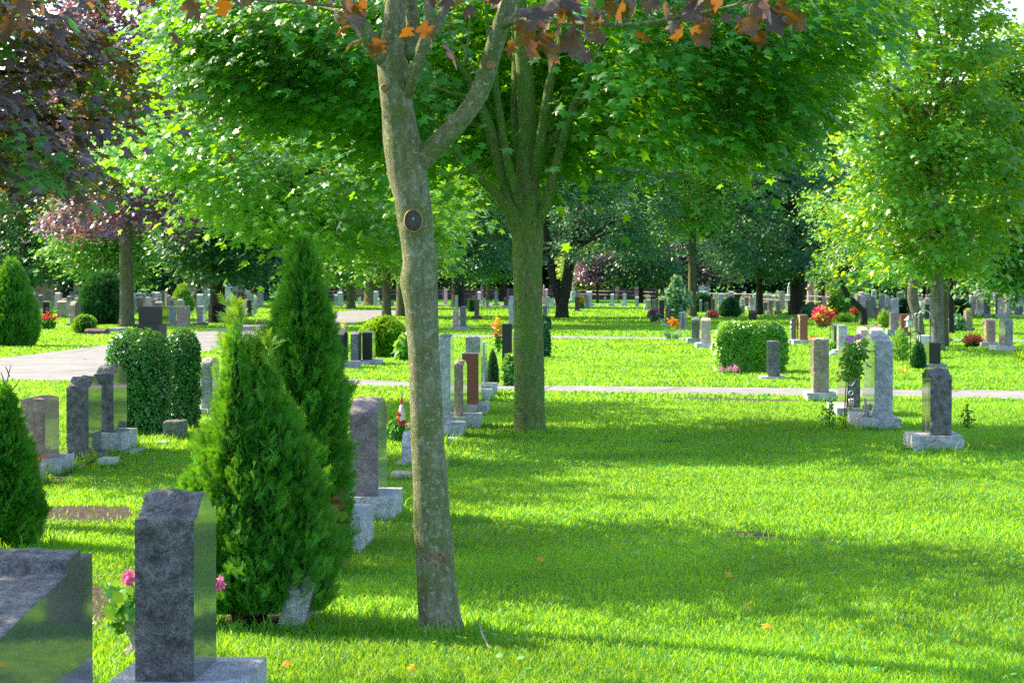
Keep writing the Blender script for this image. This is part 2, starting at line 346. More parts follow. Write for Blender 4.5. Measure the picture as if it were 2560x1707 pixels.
SOILS = [[('G', 270, 210), ('G', 560, 200), ('G', 1060, 205), ('G', 1050, 325), ('G', 600, 335), ('G', 300, 310)],
         [('G', 640, 800), ('G', 860, 810), ('G', 880, 1000), ('G', 850, 1150), ('G', 690, 1185), ('G', 620, 1000)],
         [('E', 470, 1080), ('E', 660, 1000), ('E', 720, 1050), ('E', 560, 1120), ('E', 400, 1190), ('E', 330, 1180)],
         [('C', 1090, 1205), ('C', 1700, 1212), ('C', 2200, 1222), ('D', 330, 1235), ('D', 300, 1255), ('C', 2100, 1250), ('C', 1500, 1240)],
         [('L', 1010, 575), ('L', 1250, 572), ('L', 1290, 600), ('L', 1640, 615), ('L', 1600, 628), ('L', 1300, 605), ('L', 1060, 590)],
         [('J', 0, 900), ('J', 560, 1000), ('J', 700, 1120), ('J', 560, 1190), ('J', 0, 1180)], [('H', 1480, 1400), ('H', 1660, 1350), ('H', 1690, 1420), ('H', 1560, 1480), ('H', 1300, 1480)],
         [('E', 640, 950), ('E', 1000, 900), ('E', 1180, 900), ('E', 1100, 950), ('E', 760, 1010)], [('J', 1480, 1130), ('J', 1900, 1120), ('J', 1900, 1180), ('J', 1600, 1190)],
         [('K', 500, 1080), ('K', 660, 1060), ('K', 680, 1120), ('K', 500, 1125)], [('L', 740, 178), ('L', 900, 178), ('L', 900, 190), ('L', 760, 194)]]
for i, p in enumerate(SOILS):
    h = len(p)//2
    sheet('soil_bed', 'bare patch of dark soil in the lawn', 'soil', p[:h], p[h:][::-1], .005+.0005*i, M_SOIL, jitter=.035 if i != 3 else .05, smooth=True)
# ---- grass blades, real geometry, thick near the camera and thinner far off
M_GRASS = leaf_mat('grass_blade', (.009, .18, .016), (.058, .37, .022), (.48, .76, .02), tf=.44, rough=.45, spec=.5, hue_noise=.62, nsc=.55)
GQ = 1.0
def grass(rng):
    Vs = []; Fs = []; Vr = []; n0 = 0
    for (d0, d1, dens, wd, hg) in ((8.2, 11, 6500, .0022, .040), (11, 15, 4700, .0027, .038), (15, 21, 3000, .0035, .037), (21, 32, 1300, .005, .042), (32, 52, 400, .009, .05), (52, 90, 130, .016, .055), (90, 160, 32, .03, .06)):
        k0, k1 = .225, .225
        area = (.225*2)*(d1*d1-d0*d0)/2+2.0*(d1-d0); n = int(area*dens*GQ)
        d = np.sqrt(d0*d0+(d1*d1-d0*d0)*rng.random(n)); x = (rng.random(n)*2-1)*(.225*d+1.0)
        keep = np.ones(n, bool)
        jx = x+rng.normal(size=n)*.03; jd = d+rng.normal(size=n)*.06
        for ip, P in enumerate(NOGRASS): keep &= ~(inpoly(jx, jd, P) & (rng.random(n) < (1.1 if ip < 4 else .975)))
        x = x[keep]; d = d[keep]; n = len(x)
        clump = np.sin(x*2.3+1.7*np.sin(d*1.7))*np.sin(d*1.9+1.4*np.sin(x*3.1))
        h = hg*(.55+.75*rng.random(n)+.16*clump); wv = wd*(.6+.8*rng.random(n))
        a = rng.random(n)*2*np.pi; le = h*(.2+.95*rng.random(n)); b = rng.random(n)*2*np.pi
        ux, uy = np.cos(a)*wv, np.sin(a)*wv
        z0 = np.zeros(n)
        mx, my, mz = x+np.cos(b)*le*.3, d+np.sin(b)*le*.3, h*.6
        v = np.stack([np.stack([x-ux, d-uy, z0], 1), np.stack([x+ux, d+uy, z0], 1), np.stack([mx+ux*.8, my+uy*.8, mz], 1), np.stack([mx-ux*.8, my-uy*.8, mz], 1), np.stack([x+np.cos(b)*le, d+np.sin(b)*le, h*.95], 1)], 1)
        f = np.array([(0, 1, 2), (0, 2, 3), (3, 2, 4)])[None]+(np.arange(n)*5)[:, None, None]+n0
        Vs.append(v.reshape(-1, 3)); Fs.append(f.reshape(-1, 3)); n0 += n*5
        Vr.append(np.repeat(np.clip(.5+.2*clump+.6*(rng.random(n)-.5), 0, 1), 5))
    return rawmesh('grass', np.concatenate(Vs), np.concatenate(Fs), np.concatenate(Vr), M_GRASS)
rg = np.random.default_rng(5)
tag(grass(rg), 'short green grass blades covering the lawn', 'grass', kind='stuff')
M_CLOV = leaf_mat('clover', (.04, .24, .03), (.11, .38, .06), (.4, .66, .05), tf=.3, rough=.45, spec=.5)
def clover(rng):
    n = 26000; d = np.sqrt(70+(2300-70)*rng.random(n)); x = (rng.random(n)*2-1)*(.225*d+.5)
    cl = np.sin(x*1.1+1.3*np.sin(d*.9))+np.sin(d*1.3+x*.7); keep = (cl > .25) & (rng.random(n) < np.clip(1.7-d/26, .12, 1))
    for P in NOGRASS: keep &= ~inpoly(x, d, P)
    x, d = x[keep], d[keep]; n = len(x)
    P = np.stack([x, d, .03+.03*rng.random(n)], 1); Nr = np.array([0, 0, 1])+.5*rnd3(rng, n); Dr = rnd3(rng, n)
    return leaves('clover', P, Nr, Dr, .014+.026*rng.random(n)**2+.0006*d, T_OVAL, M_CLOV, None, rng)
tag(clover(rg), 'small clover and plantain leaves scattered through the lawn', 'clover', kind='stuff')
# ================================================================ TREES
M_BARK1 = bark_mat('bark_grey_lichen', (.37, .355, .235), (.22, .27, .08), (.58, .62, .52), .9, 1.6)
M_BARK2 = bark_mat('bark_mossy', (.25, .30, .11), (.17, .36, .05), (.36, .46, .24), .95)
M_BARK3 = bark_mat('bark_dark', (.055, .05, .045), (.05, .07, .025), (.12, .12, .1), .4, .6)
M_BARK4 = bark_mat('bark_olive', (.19, .18, .10), (.12, .15, .04), (.28, .28, .2), .7, .6)
M_BARK5 = bark_mat('bark_pale', (.32, .30, .26), (.2, .22, .13), (.45, .45, .4), .5, .6)
ML = {}
ML['purple_near'] = leaf_mat('leaf_purple_near', (.026, .026, .032), (.06, .055, .065), (.42, .16, .006), tf=.28, rough=.38, spec=.55, hue_noise=.5, nsc=2.5)
ML['bronze'] = leaf_mat('leaf_bronze', (.045, .036, .06), (.14, .11, .165), (.42, .19, .02), tf=.30, rough=.28, spec=.75, hue_noise=.6, nsc=1.0)
ML['purple'] = leaf_mat('leaf_purple', (.08, .05, .10), (.22, .13, .24), (.42, .16, .14), tf=.28, rough=.3, spec=.8, hue_noise=.5, nsc=.5)
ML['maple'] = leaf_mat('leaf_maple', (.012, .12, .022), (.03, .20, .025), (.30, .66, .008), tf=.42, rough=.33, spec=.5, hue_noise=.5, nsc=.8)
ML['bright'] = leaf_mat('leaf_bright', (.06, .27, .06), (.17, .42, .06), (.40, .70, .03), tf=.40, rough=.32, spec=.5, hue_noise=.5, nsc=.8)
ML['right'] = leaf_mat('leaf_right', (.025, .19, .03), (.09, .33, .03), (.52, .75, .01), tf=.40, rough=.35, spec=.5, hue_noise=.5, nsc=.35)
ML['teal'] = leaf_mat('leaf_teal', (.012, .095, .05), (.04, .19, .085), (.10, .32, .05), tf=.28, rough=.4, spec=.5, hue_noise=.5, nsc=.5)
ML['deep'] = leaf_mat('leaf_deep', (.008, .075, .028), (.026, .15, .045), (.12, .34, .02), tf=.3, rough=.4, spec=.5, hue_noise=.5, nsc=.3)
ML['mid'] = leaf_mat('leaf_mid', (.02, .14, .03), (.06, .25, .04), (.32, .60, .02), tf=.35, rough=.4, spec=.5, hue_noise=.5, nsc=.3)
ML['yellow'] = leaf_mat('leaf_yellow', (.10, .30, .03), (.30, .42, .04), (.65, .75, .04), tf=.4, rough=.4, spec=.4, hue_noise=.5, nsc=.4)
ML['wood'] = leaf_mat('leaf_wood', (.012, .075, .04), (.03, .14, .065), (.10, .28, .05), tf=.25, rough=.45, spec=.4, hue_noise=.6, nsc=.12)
ML['silver'] = leaf_mat('leaf_silver', (.22, .30, .32), (.42, .50, .52), (.3, .4, .35), tf=.1, rough=.5, spec=.4)
def pxt(m, c, d0, pts, seg=10, rough=.05, mat=0, cap=True, rs=6.0):
    """tube through zoom-pixel points (x, y, width, depth offset)"""
    P = []; Rr = []
    for p in pts:
        dd = p[3] if len(p) > 3 else 0.0; q = at(c, p[0], p[1], d0+dd); P.append(q); Rr.append(p[2]/2/ppm(c, d0+dd))
    # densify
    PP = []; RR = []
    for i in range(len(P)-1):
        k = max(1, int((P[i+1]-P[i]).length/max(.05, Rr[i]*.9)))
        for j in range(k):
            t = j/k
            a = P[max(i-1, 0)]; b = P[i]; e = P[i+1]; f = P[min(i+2, len(P)-1)]
            q = .5*((2*b)+(e-a)*t+(2*a-5*b+4*e-f)*t*t+(3*b-a-3*e+f)*t*t*t)
            PP.append(q); RR.append(Rr[i]+(Rr[i+1]-Rr[i])*t)
    PP.append(P[-1]); RR.append(Rr[-1])
    m.tube(PP, RR, seg, mat, True, cap, rough, rs); return PP
def twig(m, a, b, r0, r1, rng, seg=5, sag=.1, mat=0):
    a = Vector(a); b = Vector(b); k = 5; pts = []; L_ = (b-a).length
    j = Vector(rng.normal(size=3))*.06*L_
    for i in range(k+1):
        t = i/k; pts.append(a.lerp(b, t)+j*math.sin(math.pi*t)+Vector((0, 0, sag*L_*math.sin(math.pi*t))))
    m.tube(pts, [r0+(r1-r0)*i/k for i in range(k+1)], seg, mat, True, False)
def poly_clusters(rng, c, poly, d0, dn, df, n, sy=1.0):
    xs = [p[0] for p in poly]; ys = [p[1] for p in poly]; out = []
    while len(out) < n:
        k = n*2; x = rng.uniform(min(xs), max(xs), k); y = rng.uniform(min(ys), max(ys), k); ok = inpoly(x, y, poly)
        for a, b in zip(x[ok], y[ok]):
            out.append(tuple(at(c, a, b, d0+rng.uniform(-dn, df))))
            if len(out) >= n: break
    return np.array(out)
# ---- nearest tree: slim purple maple in front, right of the cedars
D1 = 9973/(1452*1.0884-697)
rng = np.random.default_rng(11)
b1 = gnd('d', 1012, 1452)
t1 = thing('maple_tree', 'slim lichen-grey maple trunk nearest the camera, with a round knot and purple leaves overhead', 'tree', b1)
m = MB()
pxt(m, 'd', D1, [(1016, 1468, 170), (1014, 1455, 124), (1013, 1442, 106), (1010, 1420, 97), (1004, 1350, 92), (1000, 1285, 91), (993, 1200, 86), (988, 1100, 80), (981, 1000, 77), (977, 900, 74), (973, 800, 71), (968, 705, 76), (961, 645, 88), (966, 600, 80), (958, 550, 78), (953, 500, 81), (946, 450, 84), (937, 400, 90), (929, 355, 92), (921, 320, 84), (913, 250, 74), (905, 180, 72), (899, 130, 70), (903, 80, 52), (908, 20, 48), (910, -60, 44), (915, -200, 38), (905, -420, 26), (915, -640, 12)], 22, .055, rs=9)
pxt(m, 'd', D1, [(950, 395, 40), (985, 352, 50, -.02), (1025, 312, 47, -.05), (1065, 268, 44, -.08), (1098, 220, 44, -.1), (1118, 165, 43, -.12), (1136, 108, 42, -.14), (1150, 60, 40, -.16), (1168, 10, 36, -.2), (1195, -60, 30, -.2), (1240, -220, 22, -.2), (1260, -420, 10, -.2)], 16, .05, rs=9)
pxt(m, 'd', D1, [(893, 150, 40), (868, 120, 40, -.05), (842, 80, 38, -.1), (815, 35, 34, -.12), (792, -10, 30, -.15), (760, -120, 24), (720, -300, 12)], 14, .05, rs=9)
pxt(m, 'd', D1, [(930, 232, 22), (942, 205, 26, -.06), (955, 165, 26, -.1), (968, 115, 28, -.12), (985, 70, 26, -.14), (985, 10, 24, -.16), (1005, -80, 18), (1030, -240, 9)], 12, .05, rs=9)
pxt(m, 'd', D1, [(975, 100, 20, -.13), (1000, 70, 22, -.1), (1015, 35, 20, -.05), (1030, -10, 18), (1060, -120, 10)], 10, .04)
pxt(m, 'd', D1, [(925, 130, 30), (950, 80, 36, .05), (945, 20, 30, .1), (950, -60, 24, .1), (960, -260, 10, .2)], 10, .04)
pxt(m, 'd', D1, [(1148, 62, 26, -.16), (1185, 42, 25, -.25), (1240, 20, 23, -.35), (1300, 2, 20, -.45), (1345, -12, 16, -.5), (1440, -40, 10, -.6)], 10, .05)
pxt(m, 'd', D1, [(1165, 52, 14, -.2), (1215, 46, 12, -.5), (1300, 52, 11, -.8), (1400, 58, 10, -1.0), (1480, 54, 10, -1.1), (1560, 40, 9, -1.2), (1650, 22, 8, -1.3), (1760, -4, 6, -1.4), (1850, -30, 3, -1.5)], 8, .04)
for q in ([(1100, 24, 5, 0), (1050, 38, 6), (1020, 30, 4), (985, 5, 3)], [(1640, 24, 5, -1.3), (1690, 10, 4, -1.3), (1740, -20, 3, -1.4)], [(805, 20, 8, -.15), (700, 8, 7, -.5), (600, 2, 6, -.9), (480, -12, 5, -1.2), (300, -30, 4, -1.4)], [(820, 38, 8, -.1), (720, 12, 6, .2), (660, 4, 5, .3), (580, -14, 3, .4)], [(1110, 190, 5), (1080, 150, 4), (1060, 100, 3), (1020, 60, 3)]):
    pxt(m, 'd', D1, q, 6, .0)
m.build('trunk', M_BARK1, t1)
kn = MB()
kp = at('d', 951, 508, D1); rr = 41/ppm('d', D1); kp = Vector((kp.x, kp.y-rr*.95, kp.z)); kr = 23/ppm('d', D1)
kn.lathe([(kr*1.16, -.012), (kr*1.08, .006), (kr*1.0, .010), (kr*.93, .006)], kp, 20, 0, axis='y'); kn.lathe([(kr*.95, .0), (kr*.92, .0090), (kr*.5, .0085), (kr*.01, .008)], kp, 18, 1, axis='y')
kn.lathe([(kr*.2, .006), (kr*.17, .0095), (kr*.05, .010)], (kp.x, kp.y, kp.z+kr*.15), 8, 2, axis='y')
kn.v = [(kp.x+(a-kp.x)*.86*(1+.10*noise.noise((a*60, c_*60, 3))), b_, kp.z+(c_-kp.z)*1.1*(1+.10*noise.noise((a*60, c_*60, 9)))) for a, b_, c_ in kn.v]
kn.build('knot', [simple('callus', (.33, .19, .095), .8, nscale=60, namp=.4), simple('heartwood', (.055, .05, .045), .7, nscale=90, namp=.5), simple('knot_core', (.30, .25, .17), .8)], t1)
for (x, y, r_, rd, dd) in ((883, 202, 8, 36, 0), (1127, 150, 9, 21, -.13)):
    kk = MB(); p = at('d', x, y, D1+dd-rd/ppm('d', D1)*.93); r_ = r_/ppm('d', D1)
    kk.lathe([(r_*1.2, -.015), (r_*1.1, .005), (r_*.8, .009), (r_*.7, .003), (r_*.02, .004)], p, 12, 0, axis='y'); kk.build('branch_scar', simple('cut_wood', (.38, .20, .10), .8, nscale=70, namp=.4), t1)
sc1 = MB()
for i in range(16):
    x = 1001+rng.normal()*11; y = 1287+rng.normal()*9; p = at('d', x, y, D1-46/ppm('d', D1)*.93*math.sqrt(max(.05, 1-((x-1000)/47)**2))); sc1.lathe([(.016, -.02), (.013, .004), (.004, .007)], p, 7, 0, axis='y')
sc1.build('bark_wound', simple('torn_bark', (.20, .10, .055), .9, nscale=80, namp=.5), t1)
C = []; Sg = []
def cl1(lst, dn, df, per=3):
    for (x0, x1, y0, y1, n) in lst:
        for _ in range(n): C.append(tuple(at('d', rng.uniform(x0, x1), rng.uniform(y0, y1), D1+rng.uniform(dn, df))))
cl1([(1185, 1260, 20, 60, 3), (1240, 1350, 40, 85, 6), (1290, 1340, 80, 100, 2), (1330, 1430, 0, 40, 6), (1400, 1560, -25, 12, 7), (1540, 1620, -10, 30, 7), (1620, 1790, -25, 20, 9), (1700, 1790, 0, 30, 4), (1190, 1300, -20, 20, 5)], -1.5, -.5)
cl1([(-20, 40, -10, 45, 7), (40, 90, -10, 20, 3), (320, 400, -35, 5, 5), (470, 570, -40, -2, 5), (540, 650, -45, -10, 3), (660, 780, -40, 0, 4), (780, 850, -15, 15, 4), (850, 960, 10, 70, 4), (1020, 1130, -30, 0, 4)], -1.6, .2)
P, Nr, Dr = spread(np.array(C), 2, .10, .05, rng, upb=.55, rnd=.75, outb=.5)
Dr[:, 2] -= .9
leaves('foliage', P, Nr, Dr, rng.uniform(.055, .115, len(P)), T_MAPLE, ML['purple_near'], t1, rng)
n = 110; C = np.stack([rng.normal(-.8, .85, n), D1+rng.normal(0, .85, n), rng.uniform(3.7, 6.2, n)], 1)
P, Nr, Dr = spread(C, 26, .38, .14, rng, centre=(-.9, D1, 4.2))
P = P[P[:, 2] > 3.02+.03*(P[:, 1]-8)]; k = len(P); Nr = Nr[:k]; Dr = Dr[:k]
leaves('upper_foliage', P, Nr, Dr, rng.uniform(.08, .13, k), T_MAPLE_S, ML['purple_near'], t1, rng)
# ---- second tree: broad green maple
D2 = 9973/(997*1.0884-697); rng = np.random.default_rng(22)
t2 = thing('maple_tree', 'broad green maple with a straight mossy trunk fanning into many stems, behind the slim trunk', 'tree', gnd('d', 1217, 997))
m = MB()
pxt(m, 'd', D2, [(1217, 1008, 124), (1217, 998, 92), (1217, 988, 79), (1216, 970, 72), (1216, 900, 69), (1215, 800, 68), (1213, 700, 67), (1212, 600, 68), (1212, 550, 72), (1211, 510, 72), (1212, 460, 62), (1212, 400, 54), (1212, 340, 46), (1210, 260, 42), (1206, 180, 40), (1200, 100, 36), (1195, 0, 30), (1200, -150, 22), (1190, -400, 8)], 18, .05, rs=5)
L2 = [[(1192, 548, 30), (1172, 490, 30, -.1), (1145, 450, 24, -.2), (1108, 415, 20, -.3), (1070, 370, 18, -.4), (1035, 345, 14, -.5), (960, 300, 9, -.8), (880, 270, 6, -1)],
      [(1196, 530, 36), (1178, 480, 36, -.1), (1160, 420, 32, -.15), (1140, 350, 31, -.2), (1122, 290, 28, -.25), (1095, 225, 22, -.3), (1060, 160, 16, -.4), (1010, 90, 12, -.5), (960, 0, 8, -.6)],
      [(1205, 500, 26), (1185, 440, 22, -.25), (1165, 370, 20, -.3), (1152, 290, 19, -.3), (1142, 220, 17, -.35), (1135, 150, 14, -.4), (1120, 60, 10, -.4), (1110, -60, 6, -.4)],
      [(1205, 430, 26, .15), (1190, 330, 24, .2), (1183, 230, 23, .2), (1185, 120, 20, .3), (1175, 0, 14, .3)],
      [(1222, 430, 28), (1236, 360, 27, -.2), (1247, 290, 25, -.25), (1262, 200, 22, -.3), (1278, 130, 17, -.3), (1300, 40, 11, -.3), (1330, -80, 6, -.3)],
      [(1232, 520, 28), (1250, 480, 26, -.12), (1268, 420, 24, -.2), (1285, 350, 22, -.25), (1300, 300, 21, -.3), (1320, 240, 19, -.35), (1345, 190, 15, -.4), (1375, 120, 10, -.45), (1420, 40, 6, -.5)],
      [(1232, 400, 20, .1), (1252, 350, 17, .1), (1285, 300, 15, .15), (1312, 275, 13, .2), (1360, 250, 9, .3), (1440, 225, 6, .4)],
      [(1320, 242, 12, -.35), (1390, 210, 9, -.5), (1480, 200, 7, -.8), (1620, 215, 5, -1.0), (1720, 230, 3, -1.2)],
      [(1095, 225, 12, -.3), (1040, 215, 10, -.5), (985, 200, 8, -.6), (880, 190, 6, -1), (760, 180, 4, -1.3)],
      [(1122, 290, 12, -.25), (1060, 280, 10, .2), (980, 245, 8, .5), (860, 220, 5, 1)],
      [(1375, 120, 8, -.45), (1460, 90, 6, -.3), (1580, 70, 4, 0), (1700, 80, 3, .3)],
      [(1060, 160, 9, -.4), (1075, 100, 8, -.2), (1080, 20, 6, 0)]]
for q in L2: pxt(m, 'd', D2, q, 9, .04)
for q in ([(1300, 135, 5), (1330, 95, 4), (1345, 40, 3)], [(1345, 190, 5, -.4), (1352, 140, 4), (1360, 80, 3)], [(1240, 330, 5), (1300, 200, 4), (1320, 150, 3)], [(1150, 270, 5), (1120, 230, 4), (1100, 130, 3)], [(1080, 390, 5, -.4), (1040, 400, 4, -.6), (1000, 395, 3, -.7)]): pxt(m, 'd', D2, q, 5, 0)
m.build('trunk', M_BARK2, t2)
SIDE_L = [(375, -60), (375, 60), (430, 110), (385, 150), (440, 215), (520, 235), (640, 262), (760, 250), (840, 300), (880, 370), (860, 400), (780, 390), (880, 410), (960, 380), (975, 300), (950, 230), (965, 90), (990, -60)]
SIDE_R = [(1400, -60), (1405, 60), (1420, 140), (1400, 230), (1370, 290), (1350, 330), (1360, 370), (1400, 345), (1440, 330), (1420, 300), (1500, 300), (1560, 345), (1650, 330), (1780, 345), (1800, 300), (1890, 255), (1900, 190), (1960, 150), (1975, 70), (2060, 20), (2050, -60)]
CENT = [(950, -60), (960, 240), (1040, 300), (1100, 390), (1180, 400), (1300, 360), (1400, 280), (1440, 100), (1400, -60)]
C = np.concatenate([poly_clusters(rng, 'd', SIDE_L, D2, 2.2, 2.6, 400), poly_clusters(rng, 'd', SIDE_R, D2, 2.2, 2.6, 420), poly_clusters(rng, 'd', CENT, D2, -.7, 3.6, 190)])
P, Nr, Dr = spread(C, 38, rng.uniform(.3, .62, len(C)), .075, rng, centre=(.3, D2, 3.5), upb=.9, rnd=.5, outb=.4, droop=.7)
leaves('foliage', P, Nr, Dr, rng.uniform(.07, .165, len(P)), T_MAPLE_S, ML['maple'], t2, rng)
n = 130; a = rng.random(n)*2*np.pi; r = 4.0*np.sqrt(rng.random(n)); z = 4.9+rng.random(n)*3.6*np.sqrt(np.maximum(.05, 1-(r/4.3)**2))
C = np.stack([.35+r*np.cos(a), D2+r*np.sin(a)*.9, z], 1); P, Nr, Dr = spread(C, 22, .5, .15, rng, centre=(.3, D2, 4.5))
leaves('upper_foliage', P, Nr, Dr, rng.uniform(.13, .2, len(P)), T_KITE, ML['maple'], t2, rng)
# ---- generic built trees: clusters inside a pixel polygon (visible part) at true depth, trunk and limbs
def noise_mask(P): return np.sin(P[:, 0]*3.1+1.3*np.sin(P[:, 2]*2.7))*np.sin(P[:, 2]*2.3+P[:, 1]*1.7) > .45
def tree(label, c, base, tw, poly, kind, n, per, ls, crx, seed, bark=None, lean=(0, 0), ybase=None, depth=None, tmpl=T_KITE, fork=None, group=None, name='tree', d=None, limbs=16, crz=.14, upb=.9, top=None, tpts=None, twin=None):
    rng = np.random.default_rng(seed)
    b = gnd(c, *base); dd = b.y if d is None else d
    if d is not None: q = at(c, base[0], base[1], d); b = Vector((q.x, d, 0))
    t = thing(name, label, 'tree', b, group)
    xs = [p[0] for p in poly]; ys = [p[1] for p in poly]; wx = (max(xs)-min(xs))/ppm(c, dd)
    dep = depth if depth is not None else wx*.6
    n = int(n*.62); per = int(per*1.6); C = poly_clusters(rng, c, poly, dd, dep, dep, n); crx = crx*rng.uniform(.6, 1.65, n); crz = crz*.7
    cx, cz = C[:, 0].mean(), C[:, 2].mean()
    P, Nr, Dr = spread(C, per, crx, crz, rng, centre=(cx, dd, cz-1), upb=upb)
    ok = P[:, 2] > .6; P, Nr, Dr = P[ok], Nr[ok], Dr[ok]
    sz = ls*rng.uniform(.55, 1.35, len(P))
    if kind == 'bronze' and d:
        g_ = noise_mask(P) & (rng.random(len(P)) < .75); leaves('green_leaves', P[g_], Nr[g_], Dr[g_], sz[g_], tmpl, ML['mid'], t, rng); P, Nr, Dr, sz = P[~g_], Nr[~g_], Dr[~g_], sz[~g_]
    leaves('crown', P, Nr, Dr, sz, tmpl, ML[kind], t, rng)
    m = MB(); r0 = tw/2/ppm(c, dd); zt = C[:, 2].max()-.4*(C[:, 2].max()-cz); tops = Vector((cx*.6+b.x*.4+lean[0], dd, zt))
    zf = max(1.2, C[:, 2].min()+.15*(cz-C[:, 2].min()))
    pts = [b+Vector((0, 0, -.05)), b+Vector((0, 0, .12)), b+Vector((0, 0, .5))]; rad = [r0*1.5, r0*1.18, r0]
    f = Vector((b.x+lean[0], dd, zf)) if not fork else Vector((b.x+lean[0], dd, fork))
    pts.append(b.lerp(f, .6)); rad.append(r0*.93); pts.append(f); rad.append(r0*.85)
    pts.append(f.lerp(tops, .5)); rad.append(r0*.45); pts.append(tops); rad.append(r0*.12)
    if tpts: pxt(m, c, dd, tpts, 10, .06); tops = at(c, tpts[-1][0], tpts[-1][1], dd); f = at(c, tpts[-2][0], tpts[-2][1], dd)
    else: m.tube(pts, rad, 10, 0, True, True, .08, 4)
    if twin: e = Vector((b.x+twin, dd, f.z+1.5)); m.tube([b+Vector((0, 0, .5)), b.lerp(e, .35)+Vector((twin*.12, 0, 0)), e, e+Vector((twin*.5, 0, 2))], [r0*.8, r0*.66, r0*.5, r0*.2], 9, 0, True, True, .08, 4)
    for i in range(limbs):
        e = Vector(C[rng.integers(len(C))]); s = f.lerp(tops, rng.uniform(0, .6))
        if e.z < s.z-.5: s = f
        twig(m, s, e, r0*rng.uniform(.2, .45), r0*.06, rng)
    m.build('trunk', bark or M_BARK3, t); return t
tree('bright light-green maple spreading behind the cedars, left of the slim trunk', 'd', (690, 930), 34, [(235, 375), (290, 270), (330, 330), (400, 215), (520, 250), (760, 300), (900, 400), (1060, 400), (1055, 490), (960, 560), (925, 600), (820, 560), (700, 590), (640, 520), (560, 540), (500, 480), (400, 470), (470, 420), (400, 415), (300, 395), (270, 385)], 'bright', 520, 34, .105, .34, 31, M_BARK2, d=31, depth=2.2, tmpl=T_MAPLE_S, name='maple_tree', limbs=34, crz=.12)
tree('bronze-purple maple hanging in from the upper left edge', 'd', (-330, 1130), 60, [(-420, -330), (170, -330), (170, 30), (230, 80), (220, 150), (320, 235), (250, 290), (170, 330), (235, 440), (130, 420), (60, 440), (-50, 450), (-420, 460)], 'bronze', 400, 38, .11, .36, 32, M_BARK3, d=22, depth=2.4, tmpl=T_MAPLE_S, name='maple_tree', limbs=30, crz=.1)
tree('tall purple maple on an olive-grey trunk between drive and grave rows', 'd', (291, 752), 33, [(100, 520), (120, 300), (150, -200), (440, -200), (440, 100), (450, 300), (480, 490), (420, 545), (330, 500), (240, 535)], 'purple', 700, 36, .17, .55, 33, M_BARK4, tmpl=T_MAPLE_S, name='maple_tree', crz=.2, fork=4.2)
tree('full yellow-green maple on a pale trunk at the right', 'd', (2151, 808), 33, [(1940, 400), (1900, 350), (1960, 300), (1930, 250), (1960, 210), (1910, 170), (1905, 90), (2000, 80), (2060, -200), (2270, -200), (2290, 100), (2240, 160), (2352, 260), (2352, 420), (2300, 520), (2240, 630), (2130, 600), (2080, 640), (2010, 600), (2000, 540), (1960, 500), (2000, 460), (1950, 430)], 'right', 620, 54, .14, .5, 34, M_BARK5, tmpl=T_MAPLE_S, name='maple_tree', limbs=30)
tree('fine-leaved light-green tree on a curved pale trunk beside the full maple', 'd', (2108, 800), 24, [(1815, 362), (1900, 372), (2060, 440), (1990, 470), (1800, 440), (1960, 500), (1830, 478), (1990, 540), (2060, 560), (2000, 590), (1940, 545), (1850, 545), (1990, 500), (2080, 420)], 'right', 150, 34, .075, .3, 35, M_BARK5, d=58.5, depth=2, name='tree', limbs=0, tpts=[(2118, 820, 30), (2114, 790, 27), (2110, 750, 25), (2104, 715, 25), (2097, 690, 25), (2097, 660, 24), (2101, 630, 23), (2104, 590, 19), (2103, 550, 12)])
tree('yellow-lit narrow green tree at the far upper right', 'd', (2168, 760), 20, [(2250, 330), (2240, 200), (2275, 90), (2320, 40), (2420, 60), (2440, 420), (2300, 450)], 'right', 480, 30, .16, .45, 36, M_BARK4, d=58, tmpl=T_KITE)
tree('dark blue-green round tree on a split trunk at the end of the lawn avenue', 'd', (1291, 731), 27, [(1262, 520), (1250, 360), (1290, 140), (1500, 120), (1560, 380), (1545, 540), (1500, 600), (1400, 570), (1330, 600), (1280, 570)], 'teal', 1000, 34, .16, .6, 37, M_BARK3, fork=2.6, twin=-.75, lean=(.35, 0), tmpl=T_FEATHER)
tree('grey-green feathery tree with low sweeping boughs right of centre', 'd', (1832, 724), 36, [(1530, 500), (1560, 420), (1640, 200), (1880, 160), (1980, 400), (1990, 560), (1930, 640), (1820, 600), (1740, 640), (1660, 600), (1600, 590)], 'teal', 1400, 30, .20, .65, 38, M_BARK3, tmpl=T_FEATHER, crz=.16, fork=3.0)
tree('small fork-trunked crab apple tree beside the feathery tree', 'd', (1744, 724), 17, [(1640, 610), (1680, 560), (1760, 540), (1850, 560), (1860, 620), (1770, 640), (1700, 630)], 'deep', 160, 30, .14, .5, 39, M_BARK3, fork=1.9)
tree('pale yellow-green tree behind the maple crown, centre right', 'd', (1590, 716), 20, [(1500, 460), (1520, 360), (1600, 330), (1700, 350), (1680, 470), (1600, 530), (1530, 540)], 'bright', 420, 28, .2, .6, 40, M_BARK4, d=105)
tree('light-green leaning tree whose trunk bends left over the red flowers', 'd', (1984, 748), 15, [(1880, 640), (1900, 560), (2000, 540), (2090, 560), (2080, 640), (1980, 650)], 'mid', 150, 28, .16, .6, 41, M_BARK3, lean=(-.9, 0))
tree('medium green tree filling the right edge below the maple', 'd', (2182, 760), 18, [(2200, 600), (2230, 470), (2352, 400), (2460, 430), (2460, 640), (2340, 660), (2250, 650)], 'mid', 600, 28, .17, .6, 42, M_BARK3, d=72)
tree('tall green tree whose trunk stands hidden behind the slim maple trunk', 'd', (965, 760), 24, [(760, 430), (780, 120), (1150, 120), (1180, 440), (980, 470)], 'mid', 1050, 30, .18, .6, 45, M_BARK3, d=84, depth=3.6)
